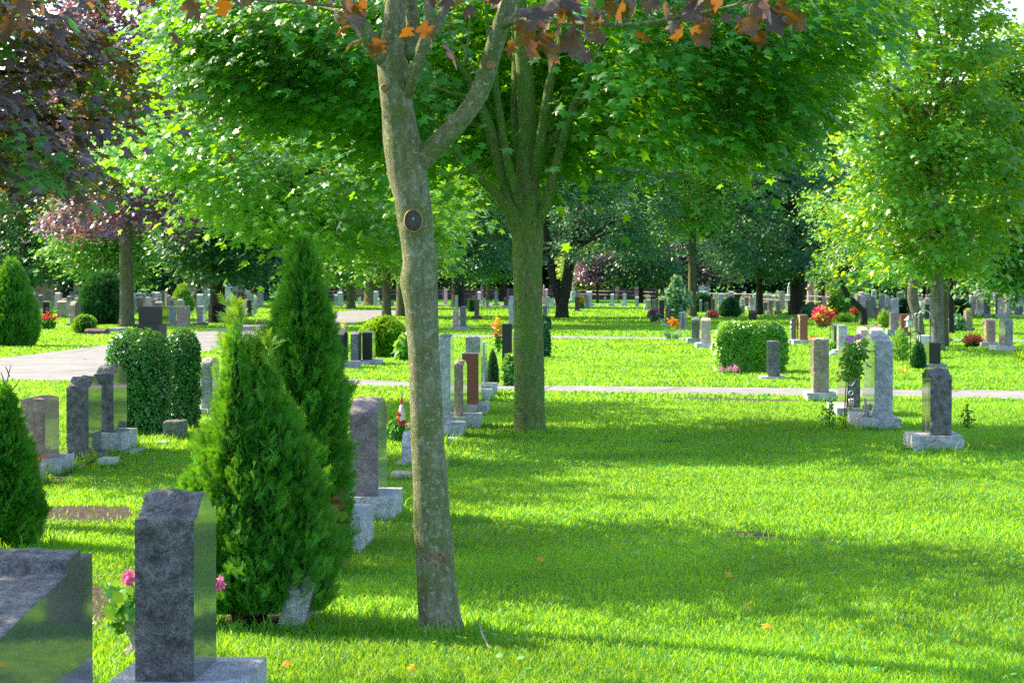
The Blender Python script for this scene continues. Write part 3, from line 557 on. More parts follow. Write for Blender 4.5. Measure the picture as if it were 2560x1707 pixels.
tree('tall green tree seen between the fanning stems of the mossy maple', 'd', (1216, 750), 22, [(1030, 440), (1040, 130), (1400, 130), (1410, 430), (1220, 470)], 'deep', 1050, 30, .18, .6, 46, M_BARK3, d=92, depth=3.6)
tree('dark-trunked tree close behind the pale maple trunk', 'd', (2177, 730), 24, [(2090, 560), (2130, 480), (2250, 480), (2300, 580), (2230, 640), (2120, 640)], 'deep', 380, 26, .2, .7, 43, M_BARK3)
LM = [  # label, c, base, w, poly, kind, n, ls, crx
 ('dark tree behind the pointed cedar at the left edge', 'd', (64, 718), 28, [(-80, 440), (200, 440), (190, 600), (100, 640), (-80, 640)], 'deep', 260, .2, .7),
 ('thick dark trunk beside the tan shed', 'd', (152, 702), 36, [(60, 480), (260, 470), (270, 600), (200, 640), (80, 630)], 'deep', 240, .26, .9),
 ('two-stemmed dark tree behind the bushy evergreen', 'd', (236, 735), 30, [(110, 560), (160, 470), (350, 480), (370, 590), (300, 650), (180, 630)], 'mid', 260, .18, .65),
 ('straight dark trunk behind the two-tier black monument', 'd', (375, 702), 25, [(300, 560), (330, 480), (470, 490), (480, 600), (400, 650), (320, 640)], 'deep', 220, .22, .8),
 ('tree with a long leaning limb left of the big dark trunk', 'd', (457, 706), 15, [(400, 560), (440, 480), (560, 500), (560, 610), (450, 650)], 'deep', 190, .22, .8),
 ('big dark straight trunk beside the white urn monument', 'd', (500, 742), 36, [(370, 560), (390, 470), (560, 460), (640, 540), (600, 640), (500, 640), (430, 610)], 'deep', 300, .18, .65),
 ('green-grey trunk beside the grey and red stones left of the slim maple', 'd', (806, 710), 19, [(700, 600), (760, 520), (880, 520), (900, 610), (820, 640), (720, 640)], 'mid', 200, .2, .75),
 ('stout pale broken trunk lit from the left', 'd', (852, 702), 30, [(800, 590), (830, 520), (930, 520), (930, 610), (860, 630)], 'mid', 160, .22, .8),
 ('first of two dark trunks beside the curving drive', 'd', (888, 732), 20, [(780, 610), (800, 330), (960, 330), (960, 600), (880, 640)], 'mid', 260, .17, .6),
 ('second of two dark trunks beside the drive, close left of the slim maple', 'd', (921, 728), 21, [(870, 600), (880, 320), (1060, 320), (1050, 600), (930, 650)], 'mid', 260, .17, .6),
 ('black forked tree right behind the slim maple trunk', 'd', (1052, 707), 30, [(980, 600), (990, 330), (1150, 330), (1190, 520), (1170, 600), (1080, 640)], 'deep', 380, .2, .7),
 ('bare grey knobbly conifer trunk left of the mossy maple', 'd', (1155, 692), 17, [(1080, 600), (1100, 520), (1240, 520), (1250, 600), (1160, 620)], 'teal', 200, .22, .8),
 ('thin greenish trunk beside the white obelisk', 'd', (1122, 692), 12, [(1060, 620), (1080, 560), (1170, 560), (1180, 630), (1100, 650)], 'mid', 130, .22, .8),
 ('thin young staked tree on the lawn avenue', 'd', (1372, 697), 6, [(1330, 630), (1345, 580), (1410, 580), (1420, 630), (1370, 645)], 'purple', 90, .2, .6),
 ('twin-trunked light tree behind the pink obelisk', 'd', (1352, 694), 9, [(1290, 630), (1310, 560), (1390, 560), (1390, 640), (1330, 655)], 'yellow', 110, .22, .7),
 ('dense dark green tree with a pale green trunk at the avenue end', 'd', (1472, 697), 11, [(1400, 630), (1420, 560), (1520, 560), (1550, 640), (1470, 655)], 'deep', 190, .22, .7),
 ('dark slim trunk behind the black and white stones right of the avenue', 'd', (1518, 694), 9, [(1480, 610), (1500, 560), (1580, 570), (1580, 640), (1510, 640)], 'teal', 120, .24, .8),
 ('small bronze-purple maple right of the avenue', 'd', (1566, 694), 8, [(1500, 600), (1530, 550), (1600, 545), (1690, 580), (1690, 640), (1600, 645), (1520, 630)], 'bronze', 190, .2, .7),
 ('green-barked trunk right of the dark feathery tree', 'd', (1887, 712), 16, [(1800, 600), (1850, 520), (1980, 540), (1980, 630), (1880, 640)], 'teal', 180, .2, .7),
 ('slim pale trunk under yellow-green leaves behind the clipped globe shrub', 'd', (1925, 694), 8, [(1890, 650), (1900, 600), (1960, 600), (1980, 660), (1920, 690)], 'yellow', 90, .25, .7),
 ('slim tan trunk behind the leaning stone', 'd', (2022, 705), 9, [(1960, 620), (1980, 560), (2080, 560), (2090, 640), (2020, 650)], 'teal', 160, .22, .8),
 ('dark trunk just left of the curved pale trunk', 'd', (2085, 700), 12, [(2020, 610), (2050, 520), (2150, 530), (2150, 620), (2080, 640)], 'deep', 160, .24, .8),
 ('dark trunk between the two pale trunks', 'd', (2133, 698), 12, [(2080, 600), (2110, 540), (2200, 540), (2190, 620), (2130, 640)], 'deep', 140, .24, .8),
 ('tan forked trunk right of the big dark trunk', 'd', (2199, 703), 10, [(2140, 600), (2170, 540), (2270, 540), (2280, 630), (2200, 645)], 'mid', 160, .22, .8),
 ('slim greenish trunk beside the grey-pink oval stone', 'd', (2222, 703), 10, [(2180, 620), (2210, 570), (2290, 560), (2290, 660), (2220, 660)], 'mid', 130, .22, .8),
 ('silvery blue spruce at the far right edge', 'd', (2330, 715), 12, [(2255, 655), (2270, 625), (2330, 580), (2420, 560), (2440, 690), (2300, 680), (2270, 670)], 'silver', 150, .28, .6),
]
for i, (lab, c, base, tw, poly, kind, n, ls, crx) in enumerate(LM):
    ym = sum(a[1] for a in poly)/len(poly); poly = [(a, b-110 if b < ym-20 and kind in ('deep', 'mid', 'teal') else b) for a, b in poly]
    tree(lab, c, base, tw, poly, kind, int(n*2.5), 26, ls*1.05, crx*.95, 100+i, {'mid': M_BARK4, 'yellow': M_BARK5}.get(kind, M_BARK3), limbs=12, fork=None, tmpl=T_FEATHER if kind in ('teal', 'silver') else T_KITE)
# ---- trees just outside the frame on the left: their shade lies across the lawn
def offtree(label, x, y, r, z0, z1, n, seed, kind='maple'):
    rng = np.random.default_rng(seed); t = thing('maple_tree', label, 'tree', (x, y, 0), 'maples standing left of the view')
    u = rnd3(rng, n); rad = rng.random(n)**.4
    C = np.stack([x+u[:, 0]*rad*r, y+u[:, 1]*rad*r, (z0+z1)/2+u[:, 2]*rad*(z1-z0)/2], 1)
    P, Nr, Dr = spread(C, 26, .5, .15, rng, centre=(x, y, z0)); leaves('crown', P, Nr, Dr, rng.uniform(.12, .19, len(P)), T_KITE, ML[kind], t, rng)
    m = MB(); m.tube([(x, y, 0), (x, y, .4), (x+.1, y, z0), (x, y, z1-.6)], [.26, .18, .15, .03], 10, 0, True, True, .06)
    for i in range(14): twig(m, (x+.05, y, z0+rng.random()), C[rng.integers(n)], .05, .01, rng)
    m.build('trunk', M_BARK2, t)
OFF = [(-4.4, 16.6, 2.1, 3.75, 6.8, 300, 71), (-4.5, 9.8, 1.7, 2.7, 5.6, 260, 72)]
for i, q in enumerate(OFF): offtree(('leafy maple standing outside the view on the left', 'small maple standing outside the view on the left')[i], *q)
# ---- the wood beyond the fence
protos = []
for k in range(5):
    rng = np.random.default_rng(300+k); h = (17, 20, 15, 22, 18)[k]; r = (5.2, 5.8, 5, 6, 5.6)[k]
    n = 360; u = rnd3(rng, n); rad = rng.random(n)**.35
    z = h*.52+u[:, 2]*rad*h*.5; tap = np.clip(1.15-(z/h)**2*.75, .3, 1.1)
    C = np.stack([u[:, 0]*rad*r*tap, u[:, 1]*rad*r*tap, z], 1); C = C[C[:, 2] > .8]
    P, Nr, Dr = spread(C, 26, 1.1, .4, rng, centre=(0, 0, h*.35)); Nr[:, 1] -= .4
    protos.append((P, Nr, Dr, h))
WOOD = []
for k, (P, Nr, Dr, h) in enumerate(protos):
    rng = np.random.default_rng(400+k)
    t = thing('woodland_tree', 'tall dark green tree in the wood beyond the far fence', 'tree', (0, 0, 0), 'trees of the wood beyond the far fence')
    c = leaves('crown', P, Nr, Dr, rng.uniform(.35, .65, len(P)), T_KITE, ML['wood'] if k != 2 else ML['deep'], t, rng)
    m = MB(); m.tube([(0, 0, 0), (0, 0, 1), (0, 0, h*.5), (0, 0, h*.9)], [.45, .34, .22, .05], 8, 0, True, True, .08)
    for i in range(10): twig(m, (0, 0, h*.25), P[rng.integers(len(P))], .12, .03, rng)
    tr = m.build('trunk', M_BARK3, t); WOOD.append((t, c, tr))
rng = np.random.default_rng(77); first = {}
for j in range(58):
    row = j % 2; i = j//2; X = -52+i*3.75+row*1.8+rng.normal()*.6; Y = 206+row*13+rng.normal()*2.5
    if X < -14: Y -= (-14-X)*1.6
    k = int(rng.integers(5)); t, c, tr = WOOD[k]
    if k in first:
        t2_ = t.copy(); col.objects.link(t2_)
        for ch in (c, tr): q = ch.copy(); col.objects.link(q); q.parent = t2_
        LABELS[t['label']].append((t2_.name, t['group']))
    else: t2_ = t; first[k] = 1
    t2_.location = (X, Y, 0); t2_.rotation_euler.z = rng.random()*6.28; s = rng.uniform(.8, 1.15); t2_.scale = (s, s, s*rng.uniform(.9, 1.1))
# ================================================================ HEADSTONES AND MONUMENTS
VPX = 1528.0
def prof(shape, w, H, drop):
    h = w/2; s = H-drop; out = []
    if shape == 'flat': return [(-h, 0), (-h, H), (h, H), (h, 0)]
    if shape == 'peak': return [(-h, 0), (-h, s), (0, H), (h, s), (h, 0)]
    if shape == 'step': return [(-h, 0), (-h, s), (-h*.62, s+drop*.15), (-h*.58, H), (h*.58, H), (h*.62, s+drop*.15), (h, s), (h, 0)]
    n = 14
    for i in range(n+1):
        y = -h+w*i/n; q = abs(y)/h
        if shape == 'serp': z = s+drop*(1-q**2.4)
        elif shape == 'wave': z = s+drop*(.5+.5*math.cos(math.pi*min(1, q*1.15)))
        elif shape == 'round': z = s+drop*math.sqrt(max(0, 1-q*q))
        elif shape == 'gothic': z = s+drop*(1-q)**.65
        elif shape == 'oval': z = s+drop*(max(0, 1-q**3.0))**.5
        else: z = H
        out.append((y, z))
    return [(-h, 0)]+out+[(h, 0)]
def resample(P, res):
    out = []
    for a, b in zip(P[:-1], P[1:]):
        k = max(1, int(math.dist(a, b)/res+.5))
        out += [(a[0]+(b[0]-a[0])*i/k, a[1]+(b[1]-a[1])*i/k) for i in range(k)]
    return out+[P[-1]]
def slab_mb(t, P, res, nu, amp, seed, z0=0.0, prof_taper=0.0):
    m = MB(); Q = resample(P, res); k = len(Q); us = [i/nu for i in range(nu+1)]
    nrm = []
    for i in range(k):
        a = Q[max(i-1, 0)]; b = Q[min(i+1, k-1)]; dy, dz = b[0]-a[0], b[1]-a[1]; l = math.hypot(dy, dz) or 1; nrm.append((-dz/l, dy/l))
    Hm = max(q[1] for q in Q)
    for i, (y, z) in enumerate(Q):
        for u in us:
            e = min(1, 3.2*min(u, 1-u)); x = (u-.5)*t*(1-prof_taper*z/Hm)
            p = Vector((x*7+seed*3.1, y*7, z*7+seed)); nz = noise.noise(p)+.7*noise.noise(p*2.3)+.6*noise.noise(p*5.1)+.5*noise.noise(p*10.3)
            o = amp*(e*(.5+1.5*nz)+.3*noise.noise(p*3.7)*(1-e)) if amp else 0
            o = max(-1.6*amp, min(1.1*amp, o))
            if i in (0, k-1): o *= .5
            m.v.append((x, y+nrm[i][0]*o, max(0 if i in (0, k-1) else .002, z+nrm[i][1]*o)+z0))
    for i in range(k-1):
        for j in range(nu):
            a = i*(nu+1)+j; m.face((a, a+nu+1, a+nu+2, a+1), 0, amp > 0 and res < .05)
    m.face([i*(nu+1) for i in range(k)][::-1], 1); m.face([i*(nu+1)+nu for i in range(k)], 1)
    return m
def block_mb(wx, wy, h, res, amp, seed):
    """rock-pitched base: sawn top, rough sides"""
    m = MB(); per = []
    hx, hy = wx/2, wy/2
    cor = [(-hx, -hy), (hx, -hy), (hx, hy), (-hx, hy)]
    for i in range(4):
        a = cor[i]; b = cor[(i+1) % 4]; k = max(1, int(math.dist(a, b)/res+.5))
        nx, ny = ((0, -1), (1, 0), (0, 1), (-1, 0))[i]
        for j in range(k): per.append((a[0]+(b[0]-a[0])*j/k, a[1]+(b[1]-a[1])*j/k, nx, ny, min(1, 4*min(j/k, 1-j/k))))
    nz = max(1, int(h/res+.5)); n = len(per)
    for iz in range(nz+1):
        z = h*iz/nz; e = min(1, 3*min(1, 1-iz/nz))
        for (x, y, nx, ny, ee) in per:
            p = Vector((x*6+seed*2.7, y*6+seed, z*6)); q = noise.noise(p)+.6*noise.noise(p*2.4)+.35*noise.noise(p*5)
            o = amp*e*(.6+1.2*q)*(.35+.65*ee); m.v.append((x+nx*o, y+ny*o, z))
    for iz in range(nz):
        for j in range(n):
            j2 = (j+1) % n; m.face((iz*n+j, iz*n+j2, (iz+1)*n+j2, (iz+1)*n+j), 0, False)
    m.face([nz*n+j for j in range(n)], 1); return m
_seed = [0]
M_FROST = simple('etched_granite', (.62, .64, .66), .8)
def S(label, c, xa, xb, xs, ytop, ydie, ybot, colr, shape='flat', drop=.07, base='gray', bx=None, pol=True, rough=True, w=None, wmin=.42, wmax=.95, name='headstone', cat='headstone', group=None, lean=0.0, cap=None, top='rough', yaw=0.0):
    _seed[0] += 1; sd = _seed[0]
    xm = (xa+xb)/2; p = gnd(c, xm, ybot); e = .07 if ydie else 0.0; d = p.y+e; sc_ = ppm(c, d)
    t = abs(xb-xa)/sc_
    hb = max(.03, at(c, xm, ydie, d).z) if ydie else 0.0
    if w is None:
        if xs is not None:
            corner = max(xa, xb) if xs > max(xa, xb) else min(xa, xb)
            u1 = U(c, corner)[0]-VPX; u2 = U(c, xs)[0]-VPX
            w = d*u1/u2-d if abs(u2) > 6 else .6
            if not (w > 0): w = .6
            w = min(max(w, wmin), wmax)
        else: w = .6
    bulge = shape not in ('flat',)
    H = at(c, xm, ytop, d+(w/2 if bulge else 0)).z-hb
    if bulge: drop = min(drop, H*.45)
    rd = Vector((-math.sin(ROWYAW), math.cos(ROWYAW), 0)); nx = at(c, xm, ybot, d).x
    ctr = Vector((nx, d, 0))+rd*(w/2)
    o = thing(name, label, cat, ctr, group, ROWYAW+yaw)
    near = FPX/d*.4   # render pixels per metre
    res = .012 if near > 150 else (.035 if near > 70 else (.07 if near > 30 else .3)); nu = max(1, int(t/res+.5)) if near > 30 else (2 if rough else 1)
    amp = ((.013 if near > 70 else .010) if rough else 0)
    P = prof(shape, w, H, drop)
    mb = slab_mb(t, P, res if rough else .3, nu if rough else 1, amp, sd, 0)
    s = mb.build('slab', [SM(colr, not rough, not rough), SM(colr, pol)], o, local=True); s.location.z = hb
    if lean: s.rotation_euler.y = lean
    if hb:
        if bx: wx = max(t+.05, (bx[1]-bx[0])/sc_)
        else: wx = t+.2
        bm = block_mb(wx, w+2*e+.04, hb, res if near > 30 else .5, .012 if near > 30 else 0, sd)
        q = bm.build('base', [SM(base), SM(base)], o, local=True)
        if bx: q.location.x = (((bx[0]+bx[1])/2)-xm)/sc_
    o['_H'] = H; o['_t'] = t; o['_w'] = w; o['_hb'] = hb
    return o
def etch(o, shapes, side, name='etching', mat=None):
    """thin frosted strokes on a face: side -1 left face, +1 right face, 0 near end"""
    m = MB(); t, w, H, hb = o['_t'], o['_w'], o['_H'], o['_hb']
    def pt(a, b):
        z = hb+b*H
        return (side*(t/2+.002), a*w/2, z) if side else (a*t/2, -w/2-.014, z)
    for s in shapes:
        if s[0] == 'line':
            m.tube([pt(*p) for p in s[1]], [s[2]]*len(s[1]), 4, 0, False)
        elif s[0] == 'oval':
            m.tube([pt(s[1]+s[3]*math.cos(k*math.pi/8), s[2]+s[4]*math.sin(k*math.pi/8)) for k in range(17)], [s[5]]*17, 4, 0, False)
    m.build(name, mat or M_FROST, o, local=True)
# ---- front left group
o = S('charcoal granite headstone with a rough arched top on a pale grey base, nearest pink geraniums', 'G', 1045, 1505, 1650, 85, 1555, 1951, 'charcoal', 'wave', .085, 'light', (845, 1890), w=.50)
# corner stone cut by the frame
yy = 7.85; xr = at('G', 660, 1000, yy).x
o = thing('headstone', 'big dark polished headstone with a stepped rough top, cut off by the lower left corner', 'headstone', (xr-.15, yy-.6, 0), None, ROWYAW)
P = [(-.6, 0), (-.6, .655), (.25, .735), (.26, .775), (.42, .79), (.43, .755), (.6, .758), (.6, 0)]
slab_mb(.30, P, .018, 16, .008, 91).build('slab', [SM('charcoal'), SM('charcoal', True)], o, local=True)
S('low pink-brown headstone with flat rough top, beside the red flowers at left', 'E', 192, 418, 560, 362, 905, 1062, 'pbrown', 'flat', 0, 'light', (130, 540), w=.52)
S('tall dark grey headstone with arched top on a two-step base, nearest the small white marker', 'E', 612, 817, 928, 150, 860, 932, 'charcoal', 'wave', .09, 'dark', (565, 900), w=.56)
S('dark grey mirror-faced headstone on a thick pale base beside the clipped boxwood', 'E', 862, 1046, 1172, 52, 665, 868, 'charcoal', 'wave', .07, 'light', (820, 1130), w=.62)
S('small pale pink granite foot marker on bare soil at left', 'E', 262, 330, 466, 995, None, 1172, 'palepink', 'flat', rough=True, pol=False, name='grave_marker', cat='grave marker', w=.34)
o = S('small white granite marker with dark paw shapes beside the yellow-lit weed', 'E', 895, 1035, 1062, 905, None, 1000, 'white', 'flat', rough=False, pol=False, name='grave_marker', cat='grave marker', w=.26)
mm = MB()
for (x, y) in ((-.02, .02), (.03, .05), (.07, .04), (.05, -.02), (.0, .07), (-.05, -.03)): mm.lathe([(.011, 0), (.009, .002)], (x, y, o['_H']), 8)
mm.build('carvings', simple('dark_carving', (.03, .03, .032), .7), o, local=True)
S('low weathered grey-green marker stone in front of the second boxwood', 'E', 1500, 1678, 1690, 565, None, 745, 'green', 'flat', name='grave_marker', cat='grave marker', w=.3, pol=False)
S('pale flat marker lying in the grass below the boxwoods', 'E', 1368, 1530, None, 755, None, 797, 'light', 'flat', rough=False, pol=False, name='grave_marker', cat='grave marker', w=.3)
S('second pale flat marker, left of the other below the boxwoods', 'E', 1275, 1360, None, 760, None, 800, 'white', 'flat', rough=False, pol=False, name='grave_marker', cat='grave marker', w=.3)
S('thin pale stone kerb beside the thick pale base', 'E', 1140, 1250, None, 838, None, 872, 'light', 'flat', rough=False, pol=False, name='grave_kerb', cat='kerb', w=.5)
S('grey headstone half hidden by the front cedar, right of the boxwoods', 'A', 1712, 1812, 1870, 868, 1300, 1370, 'gray', 'serp', .05, 'light')
o = S('two-tier black polished monument behind the boxwood at the drive', 'A', 1180, 1385, 1420, 430, 580, 752, 'black', 'flat', 0, 'black', (1140, 1360), rough=False, w=.9, name='monument', cat='monument')
S('grey headstone with a purple-grey rough end on a pale base, right of the cedars', 'H', 1155, 1418, 1488, 350, 1250, 1500, 'mauve', 'serp', .085, 'light', (1090, 1560), w=.62)
o = S('dark green-grey polished headstone half hidden behind the rear cedar', 'F', 792, 842, 873, 1000, 1285, 1385, 'green', 'serp', .07, 'light', (770, 905), w=.6)
etch(o, [('line', [(-.2+.1*k, .48), (-.25+.1*k, .62)], .004) for k in range(5)]+[('oval', .1, .56, .3, .07, .003)], 1)
# leaning rough rock beside the front cedar
o = thing('headstone', 'rough pale grey leaning stone sticking out beneath the front cedar', 'headstone', gnd('J', 640, 1150)+Vector((0, .15, 0)), None, ROWYAW)
s = slab_mb(.12, prof('serp', .42, .33, .06), .025, 7, .018, 55).build('slab', [SM('light'), SM('gray')], o, local=True); s.rotation_euler.y = R(15); s.location = (-.075, 0, -.02)
S('white-grey rough boulder stone on a pale plinth behind the slim maple trunk', 'H', 1632, 1950, 2055, 655, 955, 985, 'light', 'serp', .12, 'white', (1575, 2068), w=.4, name='headstone')
S('low pinkish wedge marker in the grass left of the slim maple', 'H', 1520, 1720, None, 1045, None, 1122, 'palepink', 'flat', rough=True, pol=False, name='grave_marker', cat='grave marker', w=.3)
S('small pale block marker just right of the slim maple trunk', 'H', 2045, 2136, None, 722, None, 786, 'light', 'flat', rough=False, pol=False, name='grave_marker', cat='grave marker', w=.26)
S('small dark stone between the flag bush and the slim maple', 'H', 1655, 1715, None, 585, None, 690, 'dark', 'round', .06)
# ---- row right of the slim maple
S('tall pale grey headstone partly hidden by the slim maple trunk', 'B', 1545, 1658, 1685, 672, 1440, 1560, 'light', 'serp', .05, 'light', (1500, 1752), w=.6)
S('brown-grey headstone with arched top behind the tall pale one', 'B', 1684, 1766, 1836, 888, 1366, 1482, 'tan', 'wave', .05, 'light', (1640, 1893), w=.7)
S('red-brown headstone with a flat polished top, right of the slim maple', 'B', 1756, 1897, 1908, 832, 1262, 1366, 'red', 'flat', 0, 'light', (1700, 1968), rough=False, w=.62)
S('grey headstone with a craggy rough top behind the red-brown one', 'B', 1786, 1912, 1938, 695, 1150, 1252, 'light', 'flat', 0, 'light', (1770, 1990), w=.6)
S('narrow pale headstone beside the dark cone shrub', 'B', 1930, 1950, 1976, 730, 1098, 1205, 'light', 'flat', 0, 'light', (1900, 2036), w=.7)
# ---- dark trio by the yellow-tipped shrub
S('dark gabled headstone with a mirror side, left of three by the yellow-tipped shrub', 'B', 668, 748, 806, 622, 905, 968, 'black', 'peak', .10, 'gray', (640, 852), w=.75)
S('dark grey headstone with a pale top, middle of three by the yellow-tipped shrub', 'B', 806, 872, 906, 643, 900, 942, 'dark', 'peak', .05, 'light', (790, 950), w=.62)
S('slim black headstone with flat polished top, right of three beside the yew bush', 'B', 905, 992, 1026, 636, 885, 932, 'black', 'peak', .03, 'light', (850, 1056), rough=False, w=.6)
S('black block headstone with a white-lit flat top among yellow flowers', 'B', 2097, 2182, None, 578, None, 912, 'black', 'flat', rough=False, w=.5)
S('pink-grey headstone mostly hidden behind the mossy maple trunk', 'S4', 1388, 1474, None, 988, None, 1500, 'palepink', 'round', .06)
o = S('tall two-tier bluish-white stone left of the mossy maple trunk', 'S4', 1328, 1478, None, 545, 905, 940, 'light', 'flat', 0, 'palepink', (1300, 1490), w=.7)
mb = slab_mb(o['_t']*.94, prof('serp', .6, (545-405)/ppm('S4', 80), .06), .07, 4, .012, 77); q = mb.build('upper_slab', [SM('light'), SM('light')], o, local=True); q.location.z = o['_hb']+o['_H']-.004
S('pink-grey headstone in the shade left of the bluish-white stone', 'B', 1676, 1726, 1756, 455, 605, 632, 'palepink', 'serp', .05, 'palepink', (1658, 1756))
S('dark brown headstone close behind the pink-grey one in the shade', 'B', 1738, 1790, None, 430, 600, 634, 'dark', 'flat', 0, 'gray')
S('dark brown headstone on a rough dark base under the forked tree', 'S4', 732, 815, None, 478, 760, 828, 'brown', 'flat', 0, 'brown', (690, 850))
S('black headstone on a rough white base under the forked tree', 'S4', 550, 616, None, 455, 650, 697, 'black', 'flat', 0, 'white', (575, 692))
S('small pink headstone in front of the pink obelisk', 'S4', 874, 920, None, 465, None, 602, 'palepink', 'flat')
S('grey-brown headstone with a white side near the white obelisk', 'S4', 932, 985, 1026, 488, 610, 638, 'mauve', 'flat', 0, 'light', (905, 1048))
S('dark red headstone behind the small green shrub under the forked tree', 'S4', 645, 692, None, 405, None, 645, 'maroon', 'flat')
S('red-brown headstone between the dark red one and the tan post', 'S4', 697, 752, None, 405, None, 645, 'red', 'round', .06)
S('tall pale pink block stone left of the tan post', 'S4', 625, 686, None, 268, 400, 440, 'palepink', 'flat', 0, 'light', (600, 720))
S('rough red-brown stone on a pale base right of the grey conifer trunk', 'S4', 1240, 1322, None, 438, 580, 628, 'brown', 'serp', .1, 'light', (1208, 1326))
S('grey headstone with rounded top just right of the mossy maple', 'S4', 1917, 1992, 2030, 578, None, 800, 'mauve', 'round', .05)
S('pale grey headstone with broad top behind the mossy maple', 'S4', 1955, 2032, None, 430, None, 720, 'light', 'flat')
S('white headstone beside the stepped grey monument', 'S4', 2040, 2100, None, 450, None, 608, 'white', 'flat')
S('small grey headstone behind the pink column right of the mossy maple', 'S4', 1955, 1998, None, 292, None, 560, 'light', 'round', .05)
# ---- avenue, left row
S('brown-red headstone first in the row left of the avenue', 'S5', 396, 482, 492, 428, 660, 694, 'maroon', 'flat', 0, 'pink', (372, 512), rough=False)
S('lavender-grey headstone behind the brown-red one by the avenue', 'S5', 408, 470, None, 352, None, 630, 'mauve', 'flat')
S('pale headstone behind the leafy wreath left of the avenue', 'S5', 512, 560, None, 410, None, 632, 'light', 'flat')
S('pink-brown headstone with a white-lit top by the avenue', 'S5', 576, 640, None, 398, 572, 628, 'pink', 'flat', 0, 'light', (550, 655))
S('tall bluish-white headstone on a pale base left of the avenue', 'S5', 592, 690, None, 332, 545, 602, 'light', 'serp', .06, 'light', (640, 716))
S('thin white tablet behind the young staked tree', 'S5', 790, 826, None, 284, None, 452, 'white', 'gothic', .12)
S('tiny grey stump-like stone below the brown wall', 'S5', 900, 936, None, 430, None, 476, 'light', 'round', .15)
S('grey headstone at the avenue end, left of the salmon arched stone', 'S5', 1012, 1070, None, 378, 545, 598, 'light', 'serp', .05, 'light', (985, 1082))
S('tall salmon stone with an arched panel at the end of the avenue', 'S5', 1085, 1160, None, 255, None, 476, 'salmon', 'round', .05)
S('grey headstone on a white base at the avenue end, right of the salmon stone', 'S5', 1225, 1286, None, 372, 525, 590, 'light', 'flat', 0, 'white', (1190, 1302))
S('tall pinkish stone behind the dense dark tree at the avenue end', 'S5', 1432, 1500, None, 250, None, 472, 'salmon', 'flat')
S('dark grey headstone beside the dense tree at the avenue end', 'S5', 1440, 1500, 1425, 428, 592, 606, 'gray', 'serp', .05, 'light', (1395, 1505))
o = S('massive red-brown block monument at the right of the avenue end', 'S5', 1620, 1750, None, 178, 360, 425, 'orange', 'flat', 0, 'palepink', (1600, 1775), name='monument', cat='monument', w=2.0)
# ---- avenue, right row
S('black headstone with a bright white top above the right avenue row', 'S5', 1716, 1802, None, 318, None, 480, 'black', 'flat', rough=False)
S('pink headstone with a white-lit top, farthest in the right avenue row', 'S5', 1612, 1680, None, 385, None, 510, 'palepink', 'flat')
S('grey headstone with a wide white top in the right avenue row', 'S5', 1622, 1712, None, 425, None, 600, 'gray', 'flat')
S('brown-grey headstone beside the small white ornament in the avenue row', 'S5', 1640, 1702, None, 473, None, 655, 'tan', 'serp', .04)
S('narrow black headstone between brown-grey ones in the right avenue row', 'S5', 1706, 1770, None, 455, None, 640, 'black', 'flat', rough=False)
S('grey-green headstone behind the purple planter', 'S5', 1732, 1780, None, 483, None, 690, 'green', 'flat')
S('dark grey headstone above the purple planter', 'S5', 1776, 1852, None, 460, None, 720, 'dark', 'flat')
S('black headstone on a grey base beside the purple planter', 'S5', 1852, 1940, 1842, 490, 800, 862, 'black', 'flat', 0, 'gray', (1826, 1925), rough=False)
S('tan-edged brown headstone behind the orange lilies', 'S5', 1975, 2040, 1963, 590, 895, 940, 'brown', 'flat', 0, 'light', (1885, 2030))
o = S('rustic grey grooved stone beside the sword-leaved plant', 'S6', 690, 797, 675, 690, 985, 1012, 'gray', 'round', .02, 'gray')
etch(o, [('line', [(-.1, .05), (-.1, .97)], .012)], 0, 'groove', simple('groove_dark', (.05, .05, .05), .9))
S('grey-green headstone just left of the pale pink one by the hedge', 'C', 1532, 1596, 1520, 525, 700, 750, 'green', 'round', .05, 'gray', (1495, 1605))
S('pale pink rough headstone with domed top left of the clipped hedge', 'C', 1614, 1692, 1606, 528, 742, 790, 'palepink', 'round', .06, 'white', (1570, 1716))
# ---- middle right field
S('slim blue-grey post-like stone left of the round dark shrub', 'S6', 1034, 1072, None, 478, None, 712, 'blue', 'round', .03)
S('dark green headstone with a white-lit top before the round dark shrub', 'S6', 1118, 1190, None, 525, 680, 712, 'green', 'flat', 0, 'green')
S('brown headstone on a rough base above the coral flowers', 'S6', 1236, 1292, None, 470, 670, 720, 'brown', 'flat', 0, 'mauve', (1165, 1332))
S('pink-brown headstone behind the brown one above the coral flowers', 'S6', 1288, 1342, None, 378, 530, 582, 'mauve', 'flat', 0, 'light')
S('slim grey post stone left of the dark cone spruce', 'S6', 1380, 1420, None, 478, None, 664, 'gray', 'round', .04)
S('small pink stone behind the dark cone spruce', 'S6', 1424, 1476, None, 385, None, 560, 'salmon', 'flat')
S('grey headstone with a pointed cap and pale left face behind the cone spruce', 'S6', 1516, 1582, 1480, 318, None, 525, 'gray', 'peak', .05)
S('pale pink headstone right behind the cone spruce tip', 'S6', 1592, 1662, None, 360, None, 565, 'palepink', 'round', .04)
S('pale pink headstone standing before the pointed white tablet', 'S6', 1026, 1090, None, 330, None, 490, 'palepink', 'round', .05)
S('bluish-white headstone right of the pointed white tablet', 'S6', 1112, 1172, None, 320, None, 490, 'light', 'flat')
S('black headstone with a white-lit top beside the cone spruce', 'S6', 1630, 1716, None, 388, None, 690, 'black', 'flat', rough=False)
S('white-framed headstone with a brown panel left of the crab apple', 'S6', 1746, 1802, None, 420, None, 595, 'white', 'flat')
S('dark grey headstone between the white-framed and brown ones', 'S6', 1804, 1858, None, 430, None, 625, 'gray', 'flat')
